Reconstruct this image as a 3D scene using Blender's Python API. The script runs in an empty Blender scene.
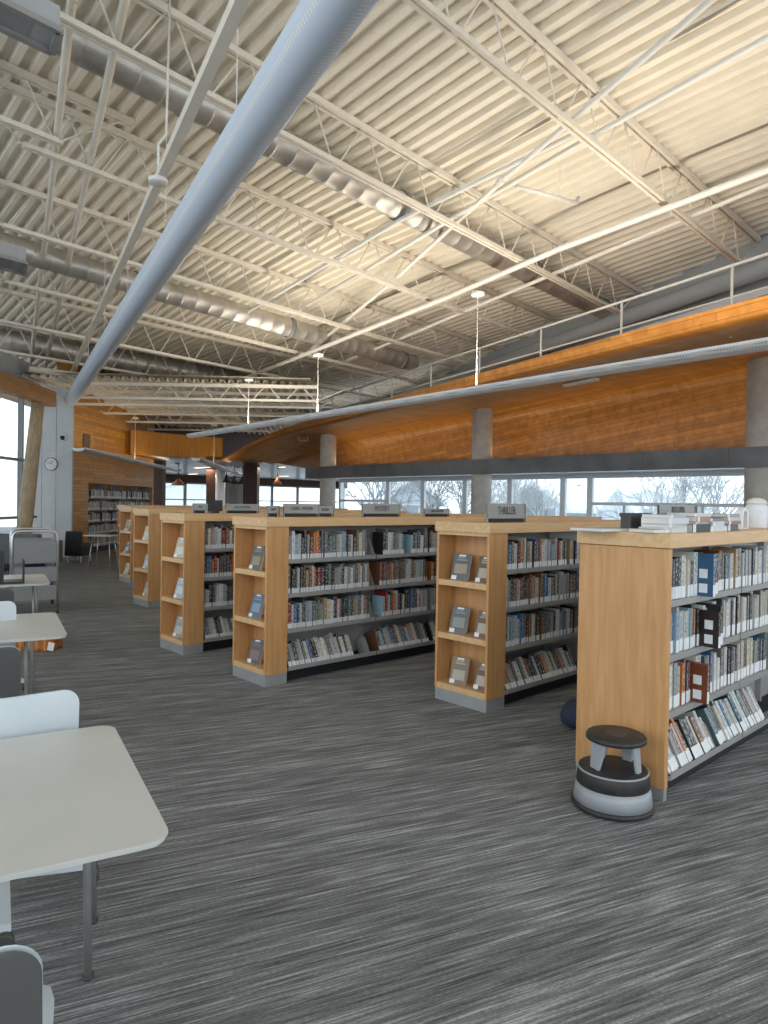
import bpy, math, random
from mathutils import Matrix, Vector
R = math.radians
PI = math.pi
scene = bpy.context.scene
COL = scene.collection
rnd = random.Random(7)

# ------------------------------------------------------------------ camera maths
F_PX = 683.0; CAM_H = 1.5
ROLL = R(0.95); PITCH = R(0.72); AX = R(47.1)
FW = Vector((math.cos(AX), math.sin(AX), 0)); RT = Vector((math.sin(AX), -math.cos(AX), 0)); UP = Vector((0, 0, 1))
FP = FW * math.cos(PITCH) - UP * math.sin(PITCH)
UPP = UP * math.cos(PITCH) + FW * math.sin(PITCH)
def ray(x, y):
    u = x - 384; v = 512 - y
    c, s = math.cos(ROLL), math.sin(ROLL)
    return FP + RT * ((u * c - v * s) / F_PX) + UPP * ((u * s + v * c) / F_PX)
def onz(x, y, z):
    d = ray(x, y); t = (z - CAM_H) / d.z
    return Vector((0, 0, CAM_H)) + d * t
def ony(x, y, Y):
    d = ray(x, y); return Vector((0, 0, CAM_H)) + d * (Y / d.y)
def onx(x, y, X):
    d = ray(x, y); return Vector((0, 0, CAM_H)) + d * (X / d.x)

# ------------------------------------------------------------------ materials
MATS = {}
def nodes_of(name):
    m = bpy.data.materials.new(name); m.use_nodes = True
    nt = m.node_tree; b = nt.nodes['Principled BSDF']
    MATS[name] = m
    return m, nt, b
def N(nt, t, **kw):
    n = nt.nodes.new(t)
    for k, v in kw.items():
        if k in n.inputs: n.inputs[k].default_value = v
        else: setattr(n, k, v)
    return n
def L(nt, a, b): nt.links.new(a, b)
def ramp(nt, fac, stops):
    r = nt.nodes.new('ShaderNodeValToRGB')
    el = r.color_ramp.elements
    while len(el) < len(stops): el.new(0.5)
    for e, (p, c) in zip(el, stops): e.position = p; e.color = (*c, 1)
    L(nt, fac, r.inputs[0]); return r
def plain(name, col, rough=0.5, metal=0.0, var=0.06, scale=6, bump=0.0, spec=0.5):
    m, nt, b = nodes_of(name)
    tc = N(nt, 'ShaderNodeTexCoord')
    no = N(nt, 'ShaderNodeTexNoise', Scale=scale, Detail=4)
    L(nt, tc.outputs['Object'], no.inputs['Vector'])
    lo = tuple(max(0, c * (1 - var)) for c in col); hi = tuple(min(1, c * (1 + var)) for c in col)
    r = ramp(nt, no.outputs['Fac'], [(0.3, lo), (0.7, hi)])
    L(nt, r.outputs[0], b.inputs['Base Color'])
    b.inputs['Roughness'].default_value = rough; b.inputs['Metallic'].default_value = metal
    b.inputs['Specular IOR Level'].default_value = spec
    if bump:
        bp = N(nt, 'ShaderNodeBump', Strength=bump, Distance=0.01)
        n2 = N(nt, 'ShaderNodeTexNoise', Scale=scale * 12, Detail=3)
        L(nt, tc.outputs['Object'], n2.inputs['Vector'])
        L(nt, n2.outputs['Fac'], bp.inputs['Height']); L(nt, bp.outputs[0], b.inputs['Normal'])
    return m
def emit(name, col, st):
    m = bpy.data.materials.new(name); m.use_nodes = True
    nt = m.node_tree; nt.nodes.clear()
    e = N(nt, 'ShaderNodeEmission'); e.inputs[0].default_value = (*col, 1); e.inputs[1].default_value = st
    o = N(nt, 'ShaderNodeOutputMaterial'); L(nt, e.outputs[0], o.inputs[0]); MATS[name] = m; return m

def wood(name, dark, light, rough, gscale, stretch, planks=None, spec=0.5):
    """grain stretched along local Z (stretch small on that axis); optional planks=(rotz, length, height)"""
    m, nt, b = nodes_of(name)
    tc = N(nt, 'ShaderNodeTexCoord')
    mp = N(nt, 'ShaderNodeMapping'); mp.inputs['Scale'].default_value = stretch
    if planks: mp.inputs['Rotation'].default_value = (0, 0, planks[0])
    L(nt, tc.outputs['Object'], mp.inputs[0])
    no = N(nt, 'ShaderNodeTexNoise', Scale=gscale, Detail=6, Distortion=0.6)
    L(nt, mp.outputs[0], no.inputs['Vector'])
    r = ramp(nt, no.outputs['Fac'], [(0.28, dark), (0.5, tuple((a + c) / 2 for a, c in zip(dark, light))), (0.72, light)])
    out = r.outputs[0]
    if planks:
        mp2 = N(nt, 'ShaderNodeMapping'); mp2.inputs['Rotation'].default_value = (0, 0, planks[0])
        L(nt, tc.outputs['Object'], mp2.inputs[0])
        # planks run along the rotated X axis; across = y + z so that walls and soffits both show boards
        sx = N(nt, 'ShaderNodeSeparateXYZ'); L(nt, mp2.outputs[0], sx.inputs[0])
        ad = N(nt, 'ShaderNodeMath', operation='MULTIPLY_ADD'); ad.inputs[1].default_value = 0.55
        L(nt, sx.outputs[1], ad.inputs[0]); L(nt, sx.outputs[2], ad.inputs[2])
        cb = N(nt, 'ShaderNodeCombineXYZ'); L(nt, sx.outputs[0], cb.inputs[0]); L(nt, ad.outputs[0], cb.inputs[1])
        br = N(nt, 'ShaderNodeTexBrick', offset=0.37)
        br.inputs['Scale'].default_value = 1; br.inputs['Brick Width'].default_value = planks[1]; br.inputs['Row Height'].default_value = planks[2]
        br.inputs['Mortar Size'].default_value = 0.004
        br.inputs['Color1'].default_value = (0.74, 0.74, 0.74, 1); br.inputs['Color2'].default_value = (1.12, 1.12, 1.12, 1)
        br.inputs['Mortar'].default_value = (0.4, 0.4, 0.4, 1)
        L(nt, cb.outputs[0], br.inputs['Vector'])
        mx = N(nt, 'ShaderNodeMixRGB', blend_type='MULTIPLY'); mx.inputs[0].default_value = 1
        L(nt, out, mx.inputs[1]); L(nt, br.outputs[0], mx.inputs[2]); out = mx.outputs[0]
    L(nt, out, b.inputs['Base Color'])
    b.inputs['Roughness'].default_value = rough
    b.inputs['Specular IOR Level'].default_value = spec
    return m

plain('paint_cream', (0.84, 0.78, 0.67), 0.55, var=0.03)
plain('deck_cream', (0.90, 0.84, 0.72), 0.6, var=0.05, scale=2)
plain('pipe_white', (0.86, 0.84, 0.78), 0.4, var=0.03)
plain('fixture_white', (0.80, 0.82, 0.84), 0.4, var=0.03)
plain('wall_grey', (0.44, 0.46, 0.47), 0.7, var=0.04)
plain('pier_panel', (0.50, 0.53, 0.55), 0.45, var=0.04, scale=3)
plain('concrete', (0.56, 0.53, 0.47), 0.75, var=0.12, scale=5, bump=0.2)
plain('steel_band', (0.145, 0.148, 0.148), 0.45, metal=0.1, var=0.35, scale=1.3)
plain('window_frame', (0.74, 0.78, 0.80), 0.45, var=0.02)
plain('dark_frame', (0.30, 0.31, 0.32), 0.5, var=0.03)
plain('shelf_grey', (0.36, 0.355, 0.34), 0.4, metal=0.2, var=0.05)
plain('plinth_black', (0.012, 0.012, 0.013), 0.6)
plain('plinth_metal', (0.52, 0.53, 0.54), 0.35, metal=0.6)
plain('table_white', (0.60, 0.595, 0.555), 0.38, var=0.02)
plain('table_leg', (0.30, 0.30, 0.29), 0.4, metal=0.4)
plain('chair_white', (0.62, 0.68, 0.71), 0.4, var=0.02)
plain('chair_grey', (0.085, 0.085, 0.082), 0.6, var=0.04)
plain('wheel', (0.06, 0.06, 0.058), 0.5)
plain('truck_grey', (0.24, 0.24, 0.235), 0.45, var=0.04)
plain('chrome', (0.62, 0.62, 0.62), 0.3, metal=0.8)
plain('black_plastic', (0.012, 0.012, 0.014), 0.4)
plain('stool_black', (0.028, 0.027, 0.026), 0.5, var=0.25, scale=14, bump=0.15)
plain('stool_grey', (0.34, 0.36, 0.38), 0.35, var=0.05)
plain('navy', (0.02, 0.028, 0.055), 0.8)
plain('blue_bin', (0.02, 0.06, 0.16), 0.5)
plain('sofa_grey', (0.16, 0.17, 0.18), 0.85, bump=0.2)
plain('sofa_black', (0.01, 0.01, 0.012), 0.5)
plain('basket', (0.42, 0.13, 0.02), 0.3, var=0.5, scale=14)
plain('paper', (0.74, 0.73, 0.68), 0.8)
plain('label_white', (0.78, 0.80, 0.81), 0.6, var=0.05, scale=40)
plain('sign_grey', (0.26, 0.255, 0.24), 0.35, metal=0.3, var=0.05)
plain('sign_dark', (0.05, 0.048, 0.045), 0.5)
plain('snow', (0.82, 0.85, 0.88), 0.9)
plain('bark', (0.40, 0.41, 0.42), 0.9)
plain('siding', (0.50, 0.56, 0.60), 0.8)
plain('siding_pale', (0.68, 0.70, 0.70), 0.8)
plain('house_pane', (0.30, 0.34, 0.38), 0.2)
plain('roof_shingle', (0.50, 0.50, 0.50), 0.9)
plain('brown_dark', (0.055, 0.018, 0.010), 0.5, var=0.2)
plain('low_ceiling_brown', (0.10, 0.045, 0.022), 0.28, var=0.25)
plain('curtain', (0.36, 0.38, 0.39), 0.8, var=0.08)
plain('lamp_orange', (0.35, 0.14, 0.05), 0.5)
plain('rail_grey', (0.66, 0.66, 0.63), 0.45)
plain('clock_face', (0.72, 0.73, 0.72), 0.5)
plain('vent_brown', (0.16, 0.10, 0.06), 0.6)
emit('lamp_panel', (1.0, 0.80, 0.58), 4.0)

# maple cabinet wood, grain upright
wood('maple', (0.50, 0.255, 0.095), (0.64, 0.35, 0.145), 0.42, 5.0, (6, 6, 0.55))
wood('maple_edge', (0.60, 0.37, 0.17), (0.74, 0.48, 0.24), 0.42, 5.0, (0.6, 6, 6))
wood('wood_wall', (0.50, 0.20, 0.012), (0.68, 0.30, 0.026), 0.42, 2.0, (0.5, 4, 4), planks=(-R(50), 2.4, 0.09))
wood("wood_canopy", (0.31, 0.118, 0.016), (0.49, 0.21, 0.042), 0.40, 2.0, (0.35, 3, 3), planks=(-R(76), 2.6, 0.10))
wood('wood_bulkhead', (0.42, 0.16, 0.014), (0.60, 0.26, 0.035), 0.40, 3.0, (4, 4, 0.4))
wood('glulam', (0.36, 0.17, 0.06), (0.56, 0.31, 0.13), 0.55, 3.0, (1.0, 1.0, 9))
wood('log', (0.34, 0.24, 0.14), (0.56, 0.43, 0.28), 0.6, 4.0, (5, 5, 0.8))

# spiral duct metal
def duct_mat():
    m, nt, b = nodes_of('galvanised')
    tc = N(nt, 'ShaderNodeTexCoord')
    no = N(nt, 'ShaderNodeTexNoise', Scale=2.2, Detail=5)
    L(nt, tc.outputs['Object'], no.inputs['Vector'])
    r = ramp(nt, no.outputs['Fac'], [(0.3, (0.42, 0.40, 0.37)), (0.7, (0.66, 0.63, 0.58))])
    L(nt, r.outputs[0], b.inputs['Base Color'])
    b.inputs['Metallic'].default_value = 0.7; b.inputs['Roughness'].default_value = 0.42
duct_mat()

def carpet():
    m, nt, b = nodes_of('carpet')
    tc = N(nt, 'ShaderNodeTexCoord')
    def layer(rot, sx, sy, detail):
        mp = N(nt, 'ShaderNodeMapping'); mp.inputs['Rotation'].default_value = (0, 0, rot)
        L(nt, tc.outputs['Object'], mp.inputs[0])
        m2 = N(nt, 'ShaderNodeMapping'); m2.inputs['Scale'].default_value = (sx, sy, 1)
        L(nt, mp.outputs[0], m2.inputs[0])
        n = N(nt, 'ShaderNodeTexNoise', Scale=1.0, Detail=detail, Roughness=0.6)
        n.noise_dimensions = '2D'
        L(nt, m2.outputs[0], n.inputs['Vector']); return n.outputs['Fac']
    rot = R(18.7)
    a = layer(rot, 2.2, 62, 3); c = layer(rot, 4.0, 150, 2); d = layer(rot, 60, 300, 1); g = layer(rot, 0.5, 9, 2)
    s = N(nt, 'ShaderNodeMath', operation='MULTIPLY_ADD'); s.inputs[1].default_value = 0.38; L(nt, a, s.inputs[0])
    s0 = N(nt, 'ShaderNodeMath', operation='MULTIPLY_ADD'); s0.inputs[1].default_value = 0.32; L(nt, c, s0.inputs[0])
    s1 = N(nt, 'ShaderNodeMath', operation='MULTIPLY_ADD'); s1.inputs[1].default_value = 0.16; L(nt, d, s1.inputs[0])
    s2 = N(nt, 'ShaderNodeMath', operation='MULTIPLY'); s2.inputs[1].default_value = 0.14; L(nt, g, s2.inputs[0])
    L(nt, s2.outputs[0], s1.inputs[2]); L(nt, s1.outputs[0], s0.inputs[2]); L(nt, s0.outputs[0], s.inputs[2])
    r = ramp(nt, s.outputs[0], [(0.36, (0.065, 0.067, 0.068)), (0.46, (0.145, 0.149, 0.151)), (0.54, (0.235, 0.241, 0.243)), (0.66, (0.52, 0.53, 0.535))])
    L(nt, r.outputs[0], b.inputs['Base Color'])
    b.inputs['Roughness'].default_value = 0.85; b.inputs['Specular IOR Level'].default_value = 0.25
    bp = N(nt, 'ShaderNodeBump', Strength=0.35, Distance=0.004)
    L(nt, s.outputs[0], bp.inputs['Height']); L(nt, bp.outputs[0], b.inputs['Normal'])
carpet()

def glass():
    m = bpy.data.materials.new('window_glass'); m.use_nodes = True
    nt = m.node_tree; nt.nodes.clear()
    t = N(nt, 'ShaderNodeBsdfTransparent'); t.inputs[0].default_value = (0.93, 0.96, 0.97, 1)
    g = N(nt, 'ShaderNodeBsdfGlossy', Roughness=0.03)
    mx = N(nt, 'ShaderNodeMixShader'); mx.inputs[0].default_value = 0.06
    o = N(nt, 'ShaderNodeOutputMaterial')
    L(nt, t.outputs[0], mx.inputs[1]); L(nt, g.outputs[0], mx.inputs[2]); L(nt, mx.outputs[0], o.inputs[0])
    MATS['window_glass'] = m
glass()

def fabric_duct():
    """pale fabric duct with rows of small laser-cut slots on its lower sides (uv: u round the tube, v in metres)"""
    m, nt, b = nodes_of('duct_fabric')
    uv = N(nt, 'ShaderNodeUVMap'); uv.uv_map = 'UVMap'
    sp = N(nt, 'ShaderNodeSeparateXYZ'); L(nt, uv.outputs[0], sp.inputs[0])
    fr = N(nt, 'ShaderNodeMath', operation='MULTIPLY'); fr.inputs[1].default_value = 34; L(nt, sp.outputs[1], fr.inputs[0])
    f2 = N(nt, 'ShaderNodeMath', operation='FRACT'); L(nt, fr.outputs[0], f2.inputs[0])
    g1 = N(nt, 'ShaderNodeMath', operation='LESS_THAN'); g1.inputs[1].default_value = 0.38; L(nt, f2.outputs[0], g1.inputs[0])
    def band(c, w):
        s = N(nt, 'ShaderNodeMath', operation='SUBTRACT'); s.inputs[1].default_value = c; L(nt, sp.outputs[0], s.inputs[0])
        a = N(nt, 'ShaderNodeMath', operation='ABSOLUTE'); L(nt, s.outputs[0], a.inputs[0])
        l = N(nt, 'ShaderNodeMath', operation='LESS_THAN'); l.inputs[1].default_value = w; L(nt, a.outputs[0], l.inputs[0]); return l.outputs[0]
    tot = None
    for c, w in [(0.800, 0.026), (0.575, 0.020)]:
        o = band(c, w)
        if tot is None: tot = o
        else:
            ad = N(nt, 'ShaderNodeMath', operation='MAXIMUM'); L(nt, tot, ad.inputs[0]); L(nt, o, ad.inputs[1]); tot = ad.outputs[0]
    mu = N(nt, 'ShaderNodeMath', operation='MULTIPLY'); L(nt, tot, mu.inputs[0]); L(nt, g1.outputs[0], mu.inputs[1])
    mx = N(nt, 'ShaderNodeMixRGB'); mx.inputs[1].default_value = (0.62, 0.69, 0.78, 1); mx.inputs[2].default_value = (0.86, 0.82, 0.72, 1)
    L(nt, mu.outputs[0], mx.inputs[0]); L(nt, mx.outputs[0], b.inputs['Base Color'])
    b.inputs['Roughness'].default_value = 0.7
fabric_duct()

def perforated():
    m, nt, b = nodes_of('perforated_white')
    tc = N(nt, 'ShaderNodeTexCoord')
    vo = N(nt, 'ShaderNodeTexVoronoi', Scale=32.0); vo.inputs['Randomness'].default_value = 0
    L(nt, tc.outputs['Object'], vo.inputs['Vector'])
    r = ramp(nt, vo.outputs['Distance'], [(0.28, (0.42, 0.45, 0.46)), (0.36, (0.86, 0.88, 0.88))])
    L(nt, r.outputs[0], b.inputs['Base Color']); b.inputs['Roughness'].default_value = 0.45
perforated()

def book_cover():
    m, nt, b = nodes_of('book_cover')
    at = N(nt, 'ShaderNodeAttribute'); at.attribute_name = 'Col'
    uv = N(nt, 'ShaderNodeUVMap'); uv.uv_map = 'UVMap'
    sp = N(nt, 'ShaderNodeSeparateXYZ'); L(nt, uv.outputs[0], sp.inputs[0])
    # title blocks: noise cells masked to the middle of the spine
    mp = N(nt, 'ShaderNodeMapping'); mp.inputs['Scale'].default_value = (3.0, 7.0, 1); L(nt, uv.outputs[0], mp.inputs[0])
    no = N(nt, 'ShaderNodeTexNoise', Scale=1.6, Detail=2); no.noise_dimensions = '2D'; L(nt, mp.outputs[0], no.inputs['Vector'])
    gt = N(nt, 'ShaderNodeMath', operation='GREATER_THAN'); gt.inputs[1].default_value = 0.56; L(nt, no.outputs['Fac'], gt.inputs[0])
    fu = N(nt, 'ShaderNodeMath', operation='FRACT'); L(nt, sp.outputs[0], fu.inputs[0])
    du = N(nt, 'ShaderNodeMath', operation='SUBTRACT'); du.inputs[1].default_value = 0.5; L(nt, fu.outputs[0], du.inputs[0])
    au = N(nt, 'ShaderNodeMath', operation='ABSOLUTE'); L(nt, du.outputs[0], au.inputs[0])
    lu = N(nt, 'ShaderNodeMath', operation='LESS_THAN'); lu.inputs[1].default_value = 0.33; L(nt, au.outputs[0], lu.inputs[0])
    k = N(nt, 'ShaderNodeMath', operation='MULTIPLY'); L(nt, gt.outputs[0], k.inputs[0]); L(nt, lu.outputs[0], k.inputs[1])
    gv = N(nt, 'ShaderNodeMath', operation='GREATER_THAN'); gv.inputs[1].default_value = 0.02; L(nt, sp.outputs[1], gv.inputs[0])
    k2 = N(nt, 'ShaderNodeMath', operation='MULTIPLY'); L(nt, k.outputs[0], k2.inputs[0]); L(nt, gv.outputs[0], k2.inputs[1])
    k3 = N(nt, 'ShaderNodeMath', operation='MULTIPLY'); k3.inputs[1].default_value = 0.75; L(nt, k2.outputs[0], k3.inputs[0])
    # text colour = complement in brightness
    bw = N(nt, 'ShaderNodeRGBToBW'); L(nt, at.outputs['Color'], bw.inputs[0])
    lt = N(nt, 'ShaderNodeMath', operation='LESS_THAN'); lt.inputs[1].default_value = 0.28; L(nt, bw.outputs[0], lt.inputs[0])
    tx = N(nt, 'ShaderNodeMixRGB'); tx.inputs[1].default_value = (0.10, 0.09, 0.10, 1); tx.inputs[2].default_value = (0.62, 0.58, 0.50, 1)
    L(nt, lt.outputs[0], tx.inputs[0])
    mx = N(nt, 'ShaderNodeMixRGB'); L(nt, k3.outputs[0], mx.inputs[0]); L(nt, at.outputs['Color'], mx.inputs[1]); L(nt, tx.outputs[0], mx.inputs[2])
    L(nt, mx.outputs[0], b.inputs['Base Color']); b.inputs['Roughness'].default_value = 0.42
book_cover()

# ------------------------------------------------------------------ mesh builder
WM = {}
class MB:
    def __init__(s): s.v = []; s.f = []; s.c = []; s.uv = []; s.mi = []; s.col = (1, 1, 1); s.smooth = []
    def face(s, idx, uv=None, mi=0, smooth=False):
        s.f.append(tuple(idx)); s.c.append(s.col); s.uv.append(uv); s.mi.append(mi); s.smooth.append(smooth)
    def hexa(s, pts, mi=0, spine_uv=None):
        """8 points: bottom ring (4, ccw from above) then top ring"""
        b = len(s.v); s.v += [tuple(p) for p in pts]
        for k, q in enumerate([(3, 2, 1, 0), (4, 5, 6, 7), (0, 1, 5, 4), (1, 2, 6, 5), (2, 3, 7, 6), (3, 0, 4, 7)]):
            uv = None
            if spine_uv is not None and k == 2: u0 = spine_uv; uv = [(u0, 0), (u0 + 1, 0), (u0 + 1, 1), (u0, 1)]
            s.face([b + i for i in q], uv, mi)
    def box(s, x0, x1, y0, y1, z0, z1, mi=0, M=None, spine_uv=None):
        p = [(x0, y0, z0), (x1, y0, z0), (x1, y1, z0), (x0, y1, z0), (x0, y0, z1), (x1, y0, z1), (x1, y1, z1), (x0, y1, z1)]
        if M is not None: p = [M @ Vector(q) for q in p]
        s.hexa(p, mi, spine_uv)
    def beam(s, a, b, w, h, up=(0, 0, 1), mi=0):
        """rectangular bar from a to b, w sideways, h along up, centred"""
        a = Vector(a); b = Vector(b); d = (b - a).normalized(); u = Vector(up)
        sd = d.cross(u)
        if sd.length < 1e-4: sd = d.cross(Vector((1, 0, 0)))
        sd.normalize(); u = sd.cross(d).normalized()
        sd = sd * (w / 2); u = u * (h / 2)
        s.hexa([a - sd - u, b - sd - u, b + sd - u, a + sd - u, a - sd + u, b - sd + u, b + sd + u, a + sd + u][0:8], mi) if False else \
        s.hexa([a + sd - u, b + sd - u, b - sd - u, a - sd - u, a + sd + u, b + sd + u, b - sd + u, a - sd + u], mi)
    def tube(s, pts, r, n=10, cap=True, mi=0, r2=None, uv_v=False, smooth=True):
        pts = [Vector(p) for p in pts]; rings = []; m = len(pts)
        dist = 0
        ref = None
        vs = []
        for i, p in enumerate(pts):
            if i == 0: d = pts[1] - pts[0]
            elif i == m - 1: d = pts[-1] - pts[-2]
            else: d = (pts[i + 1] - p).normalized() + (p - pts[i - 1]).normalized()
            d.normalize()
            if ref is None:
                ref = Vector((0, 0, 1)) if abs(d.z) < 0.9 else Vector((1, 0, 0))
            a = d.cross(ref)
            if a.length < 1e-4: a = d.cross(Vector((0, 1, 0)))
            a.normalize(); bb = a.cross(d).normalized(); ref = bb
            rad = r[i] if isinstance(r, (list, tuple)) else (r if r2 is None else r + (r2 - r) * i / (m - 1))
            base = len(s.v)
            for k in range(n):
                t = 2 * PI * k / n
                s.v.append(tuple(p + a * (rad * math.cos(t)) + bb * (rad * math.sin(t))))
            if i: dist += (p - pts[i - 1]).length
            rings.append(base); vs.append(dist)
        for i in range(m - 1):
            for k in range(n):
                k2 = (k + 1) % n
                uv = [(k / n, vs[i]), ((k + 1) / n, vs[i]), ((k + 1) / n, vs[i + 1]), (k / n, vs[i + 1])] if uv_v else None
                s.face([rings[i] + k, rings[i] + k2, rings[i + 1] + k2, rings[i + 1] + k], uv, mi, smooth)
        if cap:
            s.face([rings[0] + k for k in reversed(range(n))], None, mi); s.face([rings[-1] + k for k in range(n)], None, mi)
    def lathe(s, prof, c, n=32, M=None, mi=0, smooth=True, sx=1, sy=1):
        """profile of (r, z) going up; c centre"""
        rings = []
        for r, z in prof:
            base = len(s.v)
            for k in range(n):
                t = 2 * PI * k / n; p = Vector((c[0] + r * sx * math.cos(t), c[1] + r * sy * math.sin(t), c[2] + z))
                if M is not None: p = M @ p
                s.v.append(tuple(p))
            rings.append(base)
        for i in range(len(prof) - 1):
            for k in range(n):
                k2 = (k + 1) % n
                s.face([rings[i] + k, rings[i] + k2, rings[i + 1] + k2, rings[i + 1] + k], None, mi, smooth)
        s.face([rings[0] + k for k in reversed(range(n))], None, mi); s.face([rings[-1] + k for k in range(n)], None, mi)
    def prism(s, poly, z0, z1, M=None, mi=0):
        """poly ccw list of (x, y)"""
        n = len(poly); b = len(s.v)
        for z in (z0, z1):
            for x, y in poly:
                p = Vector((x, y, z)); p = M @ p if M is not None else p
                s.v.append(tuple(p))
        s.face([b + i for i in reversed(range(n))], None, mi); s.face([b + n + i for i in range(n)], None, mi)
        for i in range(n):
            j = (i + 1) % n; s.face([b + i, b + j, b + n + j, b + n + i], None, mi)
    def grid(s, rows, mi=0, smooth=True, flip=False):
        """rows: list of equally long point lists"""
        b = len(s.v); n = len(rows[0])
        for r in rows: s.v += [tuple(p) for p in r]
        for i in range(len(rows) - 1):
            for k in range(n - 1):
                q = [b + i * n + k, b + i * n + k + 1, b + (i + 1) * n + k + 1, b + (i + 1) * n + k]
                if flip: q.reverse()
                s.face(q, None, mi, smooth)
    def build(s, name, mat, parent=None, bevel=0):
        me = bpy.data.meshes.new(name)
        vs = s.v
        if parent is not None and parent in WM:
            inv = WM[parent].inverted(); vs = [tuple(inv @ Vector(p)) for p in vs]
        me.from_pydata(vs, [], s.f); me.update()
        mats = mat if isinstance(mat, (list, tuple)) else [mat]
        for m in mats: me.materials.append(MATS[m])
        me.polygons.foreach_set('material_index', s.mi)
        me.polygons.foreach_set('use_smooth', s.smooth)
        if any(c != (1, 1, 1) for c in s.c):
            ca = me.color_attributes.new('Col', 'FLOAT_COLOR', 'CORNER'); arr = []
            for f, c in zip(s.f, s.c): arr += [c[0], c[1], c[2], 1.0] * len(f)
            ca.data.foreach_set('color', arr)
        if any(u is not None for u in s.uv):
            ul = me.uv_layers.new(name='UVMap'); arr = []
            for f, u in zip(s.f, s.uv):
                if u is None: arr += [0.0, -1.0] * len(f)
                else:
                    for q in u: arr += [q[0], q[1]]
            ul.data.foreach_set('uv', arr)
        o = bpy.data.objects.new(name, me); COL.objects.link(o)
        if parent is not None:
            o.parent = parent; WM[o] = WM[parent] if parent in WM else Matrix.Identity(4)
        else: WM[o] = Matrix.Identity(4)
        if bevel:
            md = o.modifiers.new('bevel', 'BEVEL'); md.width = bevel; md.segments = 2; md.limit_method = 'ANGLE'; md.angle_limit = R(50)
        return o

def tag(o, label=None, cat=None, group=None, kind=None):
    if label: o['label'] = label
    if cat: o['category'] = cat
    if group: o['group'] = group
    if kind: o['kind'] = kind
    return o
def thing(name, label, cat, loc=(0, 0, 0), rz=0.0, group=None):
    o = bpy.data.objects.new(name, None); COL.objects.link(o); o.empty_display_size = 0.1
    o.location = loc; o.rotation_euler = (0, 0, rz)
    WM[o] = Matrix.Translation(Vector(loc)) @ Matrix.Rotation(rz, 4, 'Z')
    return tag(o, label, cat, group)
def local(o, p): return WM[o] @ Vector(p)
def copy_thing(src, loc, rz, label, group=None):
    r = src.copy(); COL.objects.link(r); r.location = loc; r.rotation_euler = (0, 0, rz); r['label'] = label
    if group: r['group'] = group
    for ch in list(src.children):
        c = ch.copy(); COL.objects.link(c); c.parent = r
        for g in list(ch.children):
            d = g.copy(); COL.objects.link(d); d.parent = c
    return r
def struct(name, mb, mat, parent=None):
    o = mb.build(name, mat, parent)
    if parent is None: o['kind'] = 'structure'
    return o

# ------------------------------------------------------------------ floor and outdoors
mb = MB(); mb.prism([(-9, -9), (15.0, -9), (15.0, 17.6), (30, 36.3), (30, 38), (-3, 38), (-3, 24), (-9, 14)], -0.25, 0.0)
struct('floor', mb, 'carpet')
mb = MB(); mb.box(-60, 140, -60, 160, -3.4, -3.2); struct('floor_snow', mb, 'snow')

# ------------------------------------------------------------------ main roof: trusses and ribbed deck
ST = [  # Y, z of bottom chord at X=0, slope in X
    (-6.0, 6.30, -0.054), (-3.0, 6.28, -0.054), (-0.6, 6.26, -0.054), (1.9, 6.18, -0.054), (4.24, 6.06, -0.054), (6.60, 5.93, -0.060), (8.96, 5.765, -0.044), (11.22, 5.56, -0.041),
    (13.27, 5.335, -0.036), (15.2, 5.085, -0.032), (17.2, 4.84, -0.02), (18.86, 4.55, 0.0), (20.6, 4.35, 0.0), (24.4, 3.95, 0.0)]
DEPTH = 0.68
def roofz(X, Y):
    for a, b in zip(ST, ST[1:]):
        if Y <= b[0] or b is ST[-1]:
            t = (Y - a[0]) / (b[0] - a[0])
            return (a[1] + a[2] * X) * (1 - t) + (b[1] + b[2] * X) * t
def onroof(x, y, off):
    """point on the pixel ray lying off metres above the chord surface"""
    z = 5.3
    for _ in range(40):
        p = onz(x, y, z); z = 0.5 * z + 0.5 * (roofz(p.x, p.y) + off)
    return onz(x, y, z)
def wallx(Y): return 12.45 + 0.30 * (Y - 4.24)
def deck_profile(x0, x1, pitch=0.203, h=0.072):
    """(x, dz) list of a trapezoid rib profile, dz=0 at the low flute"""
    out = []; x = x0
    while x < x1:
        out += [(x, 0), (x + 0.070, 0), (x + 0.092, h), (x + 0.181, h)]; x += pitch
    return out
pr = deck_profile(-7.0, 17.0)
mb = MB()
rows = []
for (Y, z0, s) in ST:
    rows.append([(x, Y, z0 + s * x + DEPTH + dz) for x, dz in pr])
mb.grid(rows, smooth=False)
rows2 = [[(x, y, z + 0.12) for x, y, z in (r[0], r[-1])] for r in rows]
mb.grid(rows2, smooth=False, flip=True)
struct('ceiling', mb, 'deck_cream')

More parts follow.
